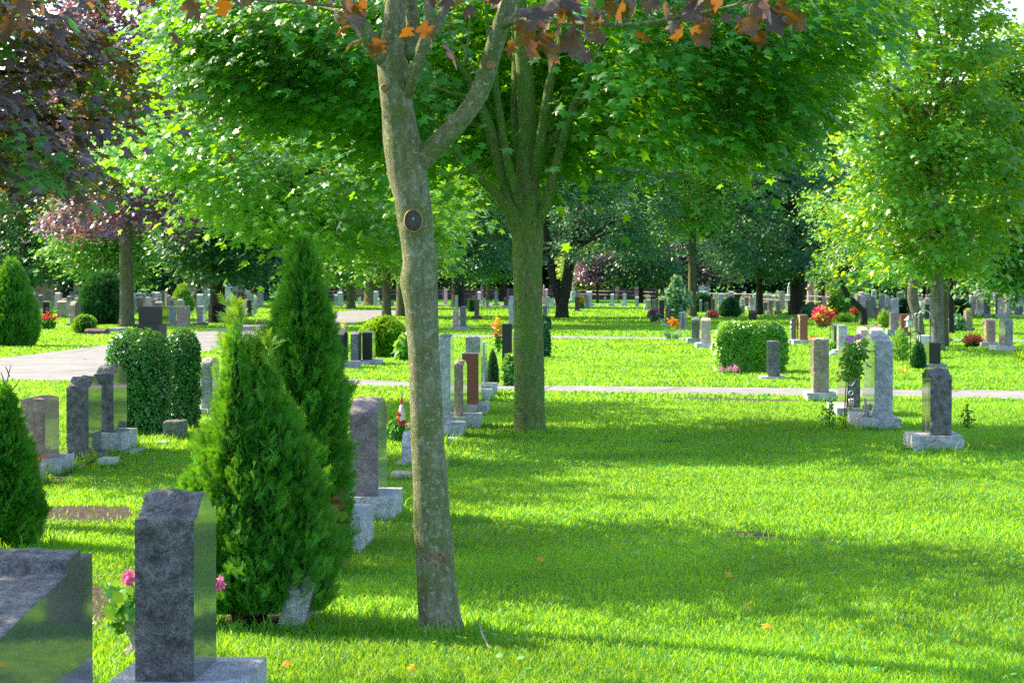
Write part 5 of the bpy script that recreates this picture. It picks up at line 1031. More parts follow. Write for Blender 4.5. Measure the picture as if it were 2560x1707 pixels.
def shrub(label, c, xc, ybase, ytop, wpx, kind='box', profile=BALL, n=3000, ls=.03, tmpl=T_OVAL, name='shrub', cat='shrub', mode='leaf', lump=.18, lf=2.2, seed=1, extra=None, depth=.35, z0f=0.0, d=None, sq=0, stems=4, group=None, k=.66, wdep=None):
    rng = np.random.default_rng(seed*7+3); p = gnd(c, xc, ybase); dd = p.y if d is None else d
    if d is not None: q = at(c, xc, ybase, d); p = Vector((q.x, d, 0))
    Rr = wpx/2/ppm(c, dd); ctr = (p.x, p.y+Rr*.7); H = at(c, xc, ytop, ctr[1]).z
    t = thing(name, label, cat, (ctr[0], ctr[1], 0), group)
    Ps = [];
    z0 = z0f*H
    specs = [(ctr, H-z0, Rr, n, z0)]+[((ctr[0]+e[0]*Rr, ctr[1]+e[3]*Rr), (H-z0)*e[1], Rr*e[2], int(n*e[4]), z0) for e in (extra or [])]
    PP, OO, ZZ = [], [], []
    for (ct, h, r, k_, zz) in specs:
        P, out, z, lm = body(rng, ct, h, r, profile, k_, lump, lf, depth, zz, sq=sq); PP.append(P); OO.append(out); ZZ.append(z)
    P = np.concatenate(PP); out = np.concatenate(OO); z = np.concatenate(ZZ); N_ = len(P)
    if mode == 'spray':
        tang = np.stack([-out[:, 1], out[:, 0], np.zeros(N_)], 1)
        Nr = tang*rng.choice([-1, 1], N_)[:, None]*.8+.55*rnd3(rng, N_)+.35*out; Dr = .75*out+np.array([0, 0, .85])+.35*rnd3(rng, N_)
        Dr[:, 2] += .9*np.clip(z-.75, 0, 1)*3
    elif mode == 'needle':
        Nr = out+.8*rnd3(rng, N_)+np.array([0, 0, .4]); Dr = out+np.array([0, 0, .35])+.5*rnd3(rng, N_)
    else:
        Nr = .8*out+.8*rnd3(rng, N_)+np.array([0, 0, .55]); Dr = rnd3(rng, N_)+.6*out+np.array([0, 0, .35])
    leaves('foliage', P, Nr, Dr, ls*rng.uniform(.6, 1.35, N_), tmpl, ML[kind], t, rng)
    m = MB()
    for (ct, h, r, k_, zz) in specs:
        m.tube([(ct[0], ct[1], 0), (ct[0], ct[1], h*.4+zz), (ct[0], ct[1], h*.9+zz)], [max(.010, r*.07), max(.008, r*.05), .004], 6)
        for i in range(stems):
            a = rng.random()*6.28; m.tube([(ct[0]+.1*r*math.cos(a), ct[1]+.1*r*math.sin(a), 0), (ct[0]+.35*r*math.cos(a), ct[1]+.35*r*math.sin(a), zz+.12*h), (ct[0]+.6*r*math.cos(a), ct[1]+.6*r*math.sin(a), zz+.4*h)], [max(.006, r*.035), max(.005, r*.028), .003], 5)
    m.build('stems', M_STEM, t)
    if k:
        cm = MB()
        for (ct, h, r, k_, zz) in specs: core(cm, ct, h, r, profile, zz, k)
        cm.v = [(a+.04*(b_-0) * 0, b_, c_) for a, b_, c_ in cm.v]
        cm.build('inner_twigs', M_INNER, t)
    t['_c'] = (ctr[0], ctr[1], H, Rr); return t
M_INNER = simple('inner_twigs', (.02, .04, .014), .95, nscale=50, namp=.6, bump=1, spec=.05)  # opaque dark core added inside shrubs; inner shade put in as colour
# ---- the two cedars left of the slim trunk, and their kin
D_A = gnd('d', 575, 1450).y
ca = shrub('bushy green cedar nearest the camera with two bright spires and bare stems', 'd', 572, 1452, 800, 352, 'cedar', CONE, 17000, .052, T_SPRAY, 'cedar_shrub', 'shrub', 'spray', .55, 4.2, 3, [(-.2, 1.10, .36, -.35, .26), (-.62, .60, .55, -.1, .4), (.55, .72, .5, -.1, .30)], .42, .055, stems=14)
cb = shrub('tall pointed dark cedar behind the bushy one, with a brown dead patch', 'd', 690, 1325, 548, 200, 'cedar', COLU, 17000, .06, T_SPRAY, 'cedar_shrub', 'shrub', 'spray', .42, 4.2, 4, [(.3, .6, .7, .0, .4)], .40, .03)
rng = np.random.default_rng(61)
def extra_leaves(t, nm, P, kind, ls, tmpl, up=.5):
    P = np.asarray(P); n = len(P); return leaves(nm, P, rnd3(rng, n)+np.array([0, -.5, up]), rnd3(rng, n)+np.array([0, 0, .3]), ls*rng.uniform(.6, 1.3, n), tmpl, ML[kind], t, rng)
cb_c = cb['_c']
P = [tuple(at('d', 768+rng.normal()*11+(y-1230)*.02, y, cb_c[1]-cb_c[3]*(.85+.25*rng.random()))) for y in rng.uniform(1140, 1300, 190)]
extra_leaves(cb, 'dead_foliage', P, 'dry', .06, T_SPRAY)
c1 = ca['_c']
P = [tuple(at('d', xx+rng.normal()*w_, y, c1[1]+rng.normal()*.07)) for (xx, w_, y0, y1, k) in ((596, 16, 780, 960, 240), (540, 8, 700, 800, 130), (540, 22, 790, 900, 160)) for y in rng.uniform(y0, y1, k)]
o = leaves('young_tips', np.array(P), rnd3(rng, len(P))+np.array([0, -.4, .2]), rnd3(rng, len(P))*.5+np.array([-.2, -.1, 1.0]), .085*rng.uniform(.6, 1.2, len(P)), T_SPRAY, ML['cedar_gold'], ca, rng)  # lighter golden sprays over the spires of the front cedar
cc = shrub('narrow cedar at the left edge with a bare twig on top', 'd', -5, 1262, 890, 175, 'cedar', CONE, 8000, .06, T_SPRAY, 'cedar_shrub', 'shrub', 'spray', .25, 2.4, 5, [(.35, .7, .6, 0, .4)], .4)
m = MB()
for q in ([(10, 940), (14, 890), (22, 850), (26, 838)], [(14, 890), (6, 865), (2, 855)], [(18, 905), (35, 888), (44, 872)], [(22, 865), (16, 848), (12, 842)]): pxt(m, 'd', cc['_c'][1], [(x, y, 3.0-.4*i) for i, (x, y) in enumerate(q)], 5, 0)
m.build('bare_twig', simple('grey_twig', (.10, .12, .10), .8), cc)
shrub('dense pointed cedar standing in the left lawn beyond the drive', 'd', 18, 797, 600, 118, 'cedar', TEAR, 7000, .16, T_SPRAY, 'cedar_shrub', 'shrub', 'spray', .12, 2.5, 6, [(-.75, .95, .8, .1, .6)], .3)
shrub('bushy dark evergreen left of the olive-grey trunk', 'd', 236, 747, 628, 98, 'pine', BALL, 5200, .22, T_SPRAY, 'evergreen_shrub', 'shrub', 'spray', .28, 2.2, 7, [(-.5, .78, .55, -.3, .3), (.55, .7, .55, 0, .3)], .35)
shrub('dwarf spruce with a golden left side in the far left grave rows', 'S2', 515, 690, 225, 370, 'boxgold', TEAR, 2600, .2, T_SPRAY, 'dwarf_spruce', 'shrub', 'needle', .25, 2.4, 8)
bx1 = shrub('broad clipped boxwood behind the dark grey headstones', 'd', 312, 1002, 756, 146, 'box', BOXP, 15000, .030, T_OVAL, 'boxwood_shrub', 'shrub', 'leaf', .11, 2.6, 9, None, .22, 0, sq=.18, k=.8)
bx2 = shrub('narrower clipped boxwood, right-hand one of the pair', 'd', 416, 986, 758, 82, 'box', BOXP, 9500, .030, T_OVAL, 'boxwood_shrub', 'shrub', 'leaf', .10, 2.6, 10, None, .22, 0, k=.8)
eu = shrub('variegated shrub with yellow-tipped shoots beside the dark headstone trio', 'd', 758, 838, 752, 66, 'herb', BALL, 2600, .055, T_OVAL, 'variegated_shrub', 'shrub', 'leaf', .35, 2.2, 11, None, .5)
cE = eu['_c']
P = [tuple(at('S3', xx+rng.normal()*w_, y, cE[1]-.1+rng.normal()*.06)) for (xx, w_, y0, y1, k) in ((600, 30, 850, 1130, 130), (560, 14, 760, 900, 40), (530, 40, 1000, 1150, 70), (800, 16, 850, 985, 50), (450, 30, 1040, 1180, 50)) for y in rng.uniform(y0, y1, k)]
extra_leaves(eu, 'yellow_tips', P, 'gold', .05, T_OVAL)
shrub('loose light-green yew bush right of the dark headstone trio', 'B', 1090, 872, 545, 340, 'boxgold', BALL, 6500, .13, T_FEATHER, 'yew_bush', 'shrub', 'spray', .28, 2.2, 12, None, .45, k=.55)
hk = gnd('d', 1726, 860)
def hedge(label, c, x0, x1, ybase, ytop, dep, n, seed):
    rng = np.random.default_rng(seed); p0 = gnd(c, x0, ybase); p1 = gnd(c, x1, ybase); W = p1.x-p0.x; cx = (p0.x+p1.x)/2; H = at(c, (x0+x1)/2, ytop, p0.y).z
    t = thing('hedge', label, 'hedge', (cx, p0.y+dep/2, 0))
    u = rng.uniform(-1, 1, (n, 3)); f = rng.integers(0, 5, n)
    u[f == 0, 2] = 1; u[f == 1, 1] = -1; u[f == 2, 0] = -1; u[f == 3, 0] = 1; u[(f == 4), 1] = -1
    out = np.zeros((n, 3)); out[f == 0, 2] = 1; out[(f == 1) | (f == 4), 1] = -1; out[f == 2, 0] = -1; out[f == 3, 0] = 1
    P = np.stack([u[:, 0]*W/2, u[:, 1]*dep/2, (u[:, 2]+1)/2*H], 1)
    e = np.maximum(0, np.abs(u[:, 0])-.8)/.2; top = np.maximum(0, u[:, 2]-.72)/.28
    P[:, 2] -= .16*H*e*e*(u[:, 2] > .5); P[:, 0] *= 1-.08*top-.05*(u[:, 2] < -.6); P[:, 1] *= 1-.12*top
    lum = np.array([noise.noise((a*3.2, b*3.2, c_*3.2)) for a, b, c_ in P]); P += out*(.07*lum-.09*rng.random(n)**2)[:, None]+rng.normal(size=(n, 3))*.012
    P += np.array([cx, p0.y+dep/2, 0]); Nr = out*.8+.7*rnd3(rng, n)+np.array([0, 0, .5]); Dr = out+.8*rnd3(rng, n)+np.array([0, 0, .4])
    leaves('foliage', P, Nr, Dr, .055*rng.uniform(.6, 1.3, n), T_OVAL, ML['boxgold'], t, rng)
    m = MB(); m.box((cx, p0.y+dep/2, H*.44), (W*.86, dep*.82, H*.84)); m.build('inner_twigs', M_INNER, t)  # dark filler box stands in for the shaded inside of the hedge
hedge('clipped box-shaped hedge with a yellow-lit top, right of centre', 'd', 1652, 1806, 859, 744, 1.15, 15000, 44)
shrub('small dark cone shrub beside the narrow pale headstone', 'B', 2018, 1108, 800, 86, 'pine', CONE, 3200, .04, T_SPRAY, 'cone_shrub', 'shrub', 'spray', .15, 2.4, 13)
hb_ = shrub('tall loose leafy shrub among the headstones right of the avenue', 'S6', 640, 850, 90, 560, 'blue_herb', [(0, .25), (.2, .6), (.45, 1), (.6, .95), (.75, .55), (.88, .4), (1, .12)], 900, .17, T_OVAL, 'leafy_shrub', 'shrub', 'leaf', .5, 2.6, 14, None, .8, k=0)
shrub('dark cone-shaped spruce in the middle right field', 'S6', 1570, 790, 470, 330, 'pine', CONE, 3400, .16, T_SPRAY, 'cone_spruce', 'shrub', 'spray', .12, 2.4, 15)
shrub('dark round shrub left of the cone spruce', 'S6', 1090, 705, 390, 280, 'pine', BALL, 2400, .2, T_SPRAY, 'globe_shrub', 'shrub', 'spray', .2, 2.4, 16)
shrub('bright clipped globe shrub beneath the slim pale trunk', 'S7', 1425, 775, 345, 460, 'boxgold', BALL, 5600, .14, T_OVAL, 'globe_shrub', 'shrub', 'leaf', .22, 2.6, 17)
shrub('low light-green mound in front of the clipped globe shrub', 'S7', 1490, 885, 725, 290, 'boxgold', BALL, 1600, .1, T_STRAP, 'low_shrub', 'shrub', 'spray', .2, 2.4, 18)
shrub('dark green bushes left of the clipped globe shrub', 'S7', 890, 800, 560, 280, 'pine', BALL, 1700, .14, T_OVAL, 'low_shrub', 'shrub', 'leaf', .3, 2.4, 19)
shrub('dark yew bush beside the curved pale trunk', 'S8', 265, 745, 505, 290, 'pine', BALL, 2400, .2, T_SPRAY, 'yew_bush', 'shrub', 'spray', .3, 2.4, 20)
shrub('dark round evergreen bush in the far right field', 'S8', 1265, 800, 520, 215, 'pine', BALL, 2200, .2, T_SPRAY, 'globe_shrub', 'shrub', 'spray', .22, 2.4, 21)
shrub('light-green leafy bush in front of the dark round evergreen', 'S8', 1200, 1035, 770, 285, 'blue_herb', BALL, 1700, .12, T_OVAL, 'leafy_shrub', 'shrub', 'leaf', .25, 2.4, 22)
shrub('small green shrub between two headstones under the forked tree', 'S4', 690, 700, 488, 90, 'pine', BOXP, 1000, .14, T_SPRAY, 'low_shrub', 'shrub', 'spray', .2, 2.4, 23)
shrub('feathery light shrub leaning over the brown boulder marker at left', 'S1', 1030, 1080, 790, 320, 'mid', BALL, 1900, .14, T_FEATHER, 'low_shrub', 'shrub', 'spray', .3, 2.4, 24)
shrub('leafy low bush beneath the little red and white flag', 'H', 1585, 762, 550, 185, 'herb', BALL, 900, .05, T_OVAL, 'low_shrub', 'shrub', 'leaf', .25, 2.4, 25)
shrub('dark green bush showing right of the mossy maple trunk', 'S4', 1925, 1260, 900, 170, 'pine', BALL, 1500, .09, T_OVAL, 'low_shrub', 'shrub', 'leaf', .25, 2.4, 26, d=50)
shrub('second dark bush farther behind the mossy maple trunk', 'S4', 1950, 1010, 770, 180, 'pine', BALL, 1500, .1, T_OVAL, 'low_shrub', 'shrub', 'leaf', .25, 2.4, 27)
shrub('small dark spruce beside the black flat-topped headstone', 'K', 1290, 505, 225, 120, 'pine', CONE, 1700, .07, T_SPRAY, 'cone_shrub', 'shrub', 'spray', .25, 2.4, 28)
shrub('small bright-green globe left of the bluish-white rough headstone', 'D', 560, 812, 738, 75, 'boxgold', BALL, 1100, .06, T_OVAL, 'globe_shrub', 'shrub', 'leaf', .15, 2.4, 29)
shrub('wild green growth between the grey stone and the white panelled stone', 'D', 1130, 905, 640, 140, 'herb', COLU, 900, .12, T_STRAP, 'wild_plant', 'plant', 'spray', .5, 2.4, 30, None, .8, k=0)
shrub('sunlit yellow-green stems behind the pink-brown headstones at right', 'S7', 2150, 980, 690, 150, 'boxgold', COLU, 700, .16, T_STRAP, 'wild_plant', 'plant', 'spray', .5, 2.4, 31, None, .8, k=0)
shrub('hosta clump with white-green leaves left of the slim maple trunk', 'B', 1265, 900, 690, 130, 'herb', BALL, 260, .16, T_OVAL, 'hosta', 'plant', 'leaf', .4, 2.4, 32, None, .7, k=0)
shrub('young yellow-green seedling beside the flowering standard', 'K', 385, 1115, 810, 170, 'boxgold', COLU, 130, .045, T_OVAL, 'seedling', 'plant', 'leaf', .6, 2.4, 33, None, .9, k=0)
shrub('thin dark sapling in the grass right of the charcoal headstone', 'K', 1790, 1112, 850, 150, 'mid', COLU, 90, .04, T_OVAL, 'sapling', 'plant', 'leaf', .6, 2.4, 34, None, .9, k=0)
shrub('small yellow-lit weed before the dark two-step headstone', 'E', 830, 990, 815, 120, 'boxgold', COLU, 70, .09, T_STRAP, 'seedling', 'plant', 'leaf', .5, 2.4, 35, None, .9, k=0)
shrub('tall golden-green plant in the far left grave rows', 'S2', 170, 640, 445, 230, 'gold', BALL, 420, .16, T_OVAL, 'wild_plant', 'plant', 'leaf', .5, 2.4, 36, None, .8, k=0)
shrub('sunlit pale bush beyond the rail fence, left', 'S3', 1060, 470, 260, 150, 'gold', BALL, 420, .3, T_OVAL, 'wild_plant', 'plant', 'leaf', .4, 2.4, 37, None, .7, k=0)
shrub('leafy green seedling plant growing at the slim red headstone', 'B', 1845, 1235, 1130, 40, 'herb', COLU, 60, .06, T_OVAL, 'seedling', 'plant', 'leaf', .5, 2.4, 38, None, .9, k=0)
shrub('bushy plant with small pink buds left of the mossy maple', 'B', 2155, 1000, 830, 90, 'herb', BALL, 600, .07, T_OVAL, 'low_shrub', 'shrub', 'leaf', .3, 2.4, 39, d=37)
def straps(label, c, xc, ybase, ytop, wpx, kind, n, seed, name='strap_plant', wd=1.0, flowers=None):
    rng = np.random.default_rng(seed); p = gnd(c, xc, ybase); H = at(c, xc, ytop, p.y).z; r = wpx/2/ppm(c, p.y)
    t = thing(name, label, 'plant', p); a = rng.random(n)*6.28; rr = r*.35*np.sqrt(rng.random(n))
    P = np.stack([p.x+rr*np.cos(a), p.y+.2+rr*np.sin(a), np.zeros(n)], 1); out = np.stack([np.cos(a), np.sin(a), np.zeros(n)], 1)
    Dr = out*rng.uniform(.1, r/H*1.1, n)[:, None]+np.array([0, 0, 1.0]); Nr = -out+np.array([0, 0, .8])+.4*rnd3(rng, n)
    leaves('leaves', P, Nr, Dr, H*rng.uniform(.6, 1.1, n), (T_STRAP[0]*np.array([wd, 1, 1.6]), T_STRAP[1]), ML[kind], t, rng)
    if flowers:
        kd, k, s = flowers; a = rng.random(k)*6.28; q = r*.7*np.sqrt(rng.random(k))
        P = np.stack([p.x+q*np.cos(a), p.y+.1+q*np.sin(a), H*rng.uniform(.75, 1.1, k)], 1); P = np.repeat(P, 9, 0)+rng.normal(size=(k*9, 3))*s*.5
        leaves('flowers', P, rnd3(rng, len(P))+np.array([0, -.4, .5]), rnd3(rng, len(P)), s*1.2, T_OVAL, ML[kd], t, rng)
    return t
straps('sword-leaved iris clump at the edge of the narrow grey lane', 'C', 1370, 712, 575, 270, 'blue_herb', 130, 51, 'iris_clump', .45)
straps('tall pale ornamental grass behind the clipped hedge', 'S6', 1700, 880, 700, 620, 'yellow', 260, 52, 'ornamental_grass', .3)
straps('arching daylily clump at the right edge', 'D', 2160, 890, 745, 190, 'right', 110, 53, 'daylily_clump', .4)
straps('low clump with one yellow bloom left of the front right headstones', 'D', 1215, 1072, 960, 190, 'right', 120, 54, 'daylily_clump', .3, ('yellowp', 2, .05))
straps('orange lilies beside the tan-edged headstone', 'S5', 2090, 1050, 860, 150, 'herb', 60, 55, 'lily_clump', .35, ('orangep', 6, .1))
straps('low grass tuft at the foot of the broad boxwood', 'E', 1370, 760, 640, 220, 'right', 70, 56, 'grass_tuft', .25)
# ---- flowers
M_POT = simple('clay_pot', (.24, .17, .13), .85, nscale=14, namp=.25); M_DARKPOT = simple('dark_basket', (.05, .04, .035), .9, nscale=30, namp=.5); M_URN = simple('stone_urn', (.30, .26, .22), .9, nscale=20, namp=.3)
def flowers(label, c, xc, ybase, yleaf, wpx, ytop, kinds, nf, ps, nleaf=250, lsz=.06, pot=None, name='flower_plant', seed=1, d=None, per=14, leafkind='herb', hang=None, ball=1.0, tmpl=T_OVAL, pmat=None):
    rng = np.random.default_rng(900+seed); p = gnd(c, xc, ybase); dd = p.y if d is None else d
    if d is not None: q = at(c, xc, ybase, d); p = Vector((q.x, d, max(0, q.z) if hang else 0))
    r = wpx/2/ppm(c, dd); z1 = at(c, xc, ytop, dd).z; z0 = at(c, xc, yleaf, dd).z
    t = thing(name, label, 'flowers', (p.x, dd, 0) if not hang else p)
    u = rnd3(rng, nleaf); rad = rng.random(nleaf)**.5; zm = (z0+z1)/2
    P = np.stack([p.x+u[:, 0]*rad*r*.92, dd+u[:, 1]*rad*r*.8, zm-.1*(z1-z0)+u[:, 2]*rad*(z1-z0)*.42], 1); P = P[P[:, 2] > .01]
    leaves('leaves', P, rnd3(rng, len(P))+np.array([0, -.3, .9]), rnd3(rng, len(P)), lsz*rng.uniform(.6, 1.3, len(P)), tmpl, ML[leafkind], t, rng)
    for kd, frac in kinds:
        k = max(1, int(nf*frac)); u = rnd3(rng, k); u[:, 2] = np.abs(u[:, 2])*.9+.1 if not hang else u[:, 2]*.7+.3
        C = np.stack([p.x+u[:, 0]*r*.95, dd-np.abs(u[:, 1])*r*.8, zm+u[:, 2]*(z1-z0)*.55], 1); C[:, 2] = np.clip(C[:, 2], .04, z1)
        P = np.repeat(C, per, 0)+rng.normal(size=(k*per, 3))*ps*.55*ball
        leaves('blossoms', P, rnd3(rng, len(P))+np.array([0, -.5, .4]), rnd3(rng, len(P)), ps*rng.uniform(.5, .9, len(P)), T_OVAL, ML[kd], t, rng)
    if pot:
        m = MB(); pw, py0, py1 = pot; rp = pw/2/ppm(c, dd); za, zb = max(0, at(c, xc, py1, dd).z), at(c, xc, py0, dd).z
        m.lathe([(rp*.68, za), (rp*.8, za+(zb-za)*.3), (rp*.97, zb*.98+za*.02), (rp*1.05, zb), (rp*.9, zb), (rp*.85, zb-.02)], (p.x, dd, 0), 16); m.build('pot', pmat or M_POT, t)
    return t, p
# pink geranium behind the nearest headstone
tg = thing('geranium_pot', 'pink geraniums in a weathered stone urn behind the nearest charcoal headstone', 'flowers', (at('G', 1120, 1280, 10.5).x, 10.5, 0))
gx = at('G', 1120, 1280, 10.5).x; m = MB(); m.lathe([(.07, 0), (.075, .03), (.045, .06), (.05, .09), (.085, .16), (.10, .22), (.09, .22), (.085, .2)], (gx-.02, 10.5, 0), 18); m.build('urn', M_URN, tg)
rng = np.random.default_rng(71); P = []
for (x, y, k, s) in ((930, 930, 40, 50), (960, 1010, 60, 60), (900, 1060, 40, 45), (1010, 960, 50, 60), (1020, 1080, 40, 50), (870, 870, 16, 40), (1250, 950, 60, 130), (930, 1130, 20, 40)):
    for _ in range(k): P.append(tuple(at('G', x+rng.normal()*s*.7, y+rng.normal()*s*.7, 10.5+rng.normal()*.07)))
leaves('leaves', np.array(P), rnd3(rng, len(P))+np.array([0, -.8, .8]), rnd3(rng, len(P)), .045*rng.uniform(.6, 1.2, len(P)), fan([(0, 0), (.4, .1), (.58, .45), (.4, .85), (0, 1), (-.4, .85), (-.58, .45), (-.4, .1)], fold=.1, droop=.05), ML['herb'], tg, rng)
for (x, y, s) in ((1000, 755, 38), (1682, 800, 36), (1270, 760, 30)):
    cpt = at('G', x, y, 10.45); P = np.repeat(np.array([tuple(cpt)]), 90, 0)+rnd3(rng, 90)*(s/ppm('G', 10.5))*rng.uniform(.5, 1, 90)[:, None]
    leaves('blossom', P, rnd3(rng, 90)+np.array([0, -1, .4]), rnd3(rng, 90), .026, T_OVAL, ML['pinkp'], tg, rng)
    m = MB(); m.tube([(gx+(cpt.x-gx)*.4, 10.5, .25), (cpt.x, 10.46, cpt.z)], [.004, .003], 5); m.build('flower_stalk', M_GSTEM, tg)
flowers('red geraniums in a round pot on the left lawn', 'S1', 400, 1005, 975, 300, 740, [('redp', 1)], 9, .1, 420, .13, (130, 965, 1010), 'geranium_pot', 1)
t, p = flowers('big hanging basket of red, pink and yellow flowers above the field headstones', 'S7', 1085, 950, 950, 340, 640, [('magenta', .45), ('redp', .25), ('coral', .1), ('yellowp', .3)], 44, .09, 420, .09, (230, 850, 950), 'flower_basket', 2, d=66, hang=True, pmat=M_DARKPOT)
m = MB(); q = at('S7', 1210, 1200, 66); m.tube([(q.x, 66, 0), (q.x, 66, p.z+.35)], [.012, .010], 6); q2 = at('S7', 1085, 700, 66); m.tube([(q.x, 66, p.z+.3), (q2.x+.1, 66, p.z+.42), (q2.x, 66, p.z+.3)], [.009]*3, 6); m.build('hanger_post', simple('dark_iron', (.03, .032, .03), .5), t)
flowers('red geraniums in a pot at the foot of the leaning trunk', 'S7', 1660, 880, 770, 190, 640, [('redp', .7), ('coral', .3)], 12, .11, 160, .1, (110, 760, 880), 'geranium_pot', 3)
flowers('coral impatiens mound beside the far right headstone pair', 'D', 1740, 782, 778, 160, 680, [('coral', 1)], 40, .065, 260, .08, None, 'coral_flowers', 4, leafkind='deep')
flowers('coral flowers below the brown headstone in the middle right field', 'S6', 1265, 805, 800, 170, 705, [('coral', 1)], 26, .1, 120, .1, None, 'coral_flowers', 5)
flowers('purple flowers in a dark square planter beside the avenue row', 'S5', 1762, 868, 800, 190, 645, [('plum', .6), ('pinkp', .3)], 14, .09, 360, .14, (140, 770, 868), 'planter', 6, leafkind='blue_herb', pmat=M_DARKPOT)
flowers('tall yellow and orange flowers left of the black block headstone', 'S4', 1130, 1500, 1400, 130, 830, [('yellowp', .6), ('coral', .4)], 22, .06, 160, .07, None, 'yellow_flowers', 7, d=48)
flowers('low pink flowers at the left foot of the clipped hedge', 'C', 1850, 1012, 1010, 150, 945, [('pinkp', .6), ('lilac', .4)], 16, .035, 120, .04, None, 'pink_flowers', 8)
flowers('small red flowers beside the slim pink-brown headstone, right field', 'D', 385, 800, 795, 90, 690, [('redp', .6), ('coral', .4)], 8, .05, 130, .07, None, 'red_flowers', 9)
flowers('small red blossoms at the right edge of the left cedar', 'E', 300, 1010, 1000, 90, 890, [('redp', 1)], 4, .04, 14, .03, None, 'red_flowers', 10, d=19)
flowers('white and pink flowers on the white rough-topped headstone ground', 'D', 905, 640, 640, 100, 595, [('pinkp', .5), ('whitep', .5)], 8, .06, 60, .06, None, 'pink_flowers', 11, d=62)
flowers('red blossoms at the far end of the left grave rows', 'S2', 1795, 460, 400, 70, 300, [('redp', 1)], 6, .12, 40, .12, None, 'red_flowers', 12)
t, p = flowers('leafy yellow-green wreath leaning on the pale headstone by the avenue', 'S5', 520, 650, 640, 60, 420, [('yellowp', 1)], 10, .08, 130, .12, None, 'wreath', 13, d=100)
# ---- flowering standard with two thin stems
Yh = gnd('K', 530, 1112).y; ts = thing('flowering_standard', 'slim flowering standard on two thin stems with a leafy head and lilac-pink blooms', 'plant', gnd('K', 530, 1112))
m = MB(); pxt(m, 'K', Yh, [(515, 1112, 13), (530, 960, 12), (540, 800, 12), (548, 650, 10), (560, 480, 7), (600, 300, 5)], 7, .05, rs=20); m.build('stem', M_STEM, ts)
m = MB(); pxt(m, 'K', Yh+.04, [(538, 1112, 12), (550, 950, 11), (562, 780, 11), (570, 640, 9), (600, 450, 6)], 7, .05, rs=20); m.build('stem', M_STEM, ts)
rng = np.random.default_rng(81); P = []
for (x, y, sx, sy, k) in ((600, 520, 62, 40, 120), (610, 420, 66, 50, 170), (585, 330, 45, 40, 90), (640, 380, 40, 50, 80), (575, 570, 40, 25, 50), (590, 250, 30, 30, 36), (735, 330, 22, 50, 50), (740, 230, 16, 30, 22), (660, 280, 25, 40, 30)):
    for _ in range(k): P.append(tuple(at('K', x+rng.normal()*sx*.75, y+rng.normal()*sy*.75, Yh+rng.normal()*.10)))
leaves('foliage', np.array(P), rnd3(rng, len(P))+np.array([-.2, -.3, .9]), rnd3(rng, len(P))+np.array([0, 0, -.4]),   .062*rng.uniform(.6, 1.2, len(P)), T_OVAL, ML['bright'], ts, rng)
for (x, y, s) in ((588, 190, 24), (672, 168, 18)):
    cpt = at('K', x, y, Yh-.16); a = np.arange(6)/6*6.28; P = np.repeat(np.array([tuple(cpt)]), 12, 0); Dr = np.stack([np.cos(np.tile(a, 2)), np.full(12, -.25), np.sin(np.tile(a, 2)+.2)], 1)
    leaves('bloom', P, np.tile(np.array([[0., -1, .3]]), (12, 1))+.3*rnd3(rng, 12), Dr, s*2.0/ppm('K', Yh), (T_OVAL[0]*np.array([1.6, 1, 1]), T_OVAL[1]), ML['lilac'], ts, rng)
# ================================================================ SMALL THINGS
M_IRON = simple('wrought_iron', (.03, .03, .03), .45, .6); M_STEEL = simple('pale_steel', (.45, .44, .42), .35, .8)
M_WSTONE = simple('white_cast_stone', (.50, .52, .50), .8, nscale=40, namp=.2)
# flag
fy = gnd('H', 1640, 780).y; tf_ = thing('flag', 'little red and white maple-leaf flag drooping on a thin stick', 'flag', gnd('H', 1690, 780))
m = MB(); a = at('H', 1692, 780, fy); b = at('H', 1634, 305, fy); m.tube([(a.x, fy, 0), (b.x, fy, b.z)], [.006, .005], 6); m.build('stick', simple('pale_stick', (.45, .38, .28), .6), tf_)
m = MB(); rows = 15; cols = 8   # cloth hanging from the slanted stick: red, white, red bands
def fl(u, v):
    lx = 1632+u*0-(1-0)*0; top = (1634, 318); x = 1637+36*u-(v*(14+46*u*0)); y = 0
    L_ = (1637-58*v**.9 if v < .75 else 1637-58*.75**.9+(v-.75)*70, 318+v*285); Rr_ = (1640+33*v, 318+v*262)
    x = L_[0]+(Rr_[0]-L_[0])*u; y = L_[1]+(Rr_[1]-L_[1])*u
    q = at('H', x, y, fy-.012+.018*math.sin(u*7+v*4)); return tuple(q)
for j in range(rows+1):
    for i in range(cols+1): m.v.append(fl(i/cols, j/rows))
for j in range(rows):
    for i in range(cols):
        v = j/rows; u = i/cols; mat = 0 if v < .30 or v > .82-.0*u or (v > .5 and u < .25) else 1
        m.face([j*(cols+1)+i, j*(cols+1)+i+1, (j+1)*(cols+1)+i+1, (j+1)*(cols+1)+i], mat, True)
m.build('cloth', [simple('red_cloth', (.70, .015, .03), .8), simple('white_cloth', (.75, .75, .74), .8)], tf_)
m = MB(); lp = [(-.0, -.5), (.05, -.2), (.3, -.3), (.25, -.12), (.5, .05), (.38, .12), (.42, .3), (.25, .25), (.15, .1), (.17, .42), (.08, .38), (0, .6), (-.08, .38), (-.17, .42), (-.15, .1), (-.25, .25), (-.42, .3), (-.38, .12), (-.5, .05), (-.25, -.12), (-.3, -.3), (-.05, -.2)]
for (x, y) in lp:
    q = at('H', 1612+x*44-y*14, 505-y*52, fy-.036); m.v.append(tuple(q))
m.face(range(len(lp))); m.build('leaf_emblem', simple('red_emblem', (.70, .015, .03), .8), tf_)
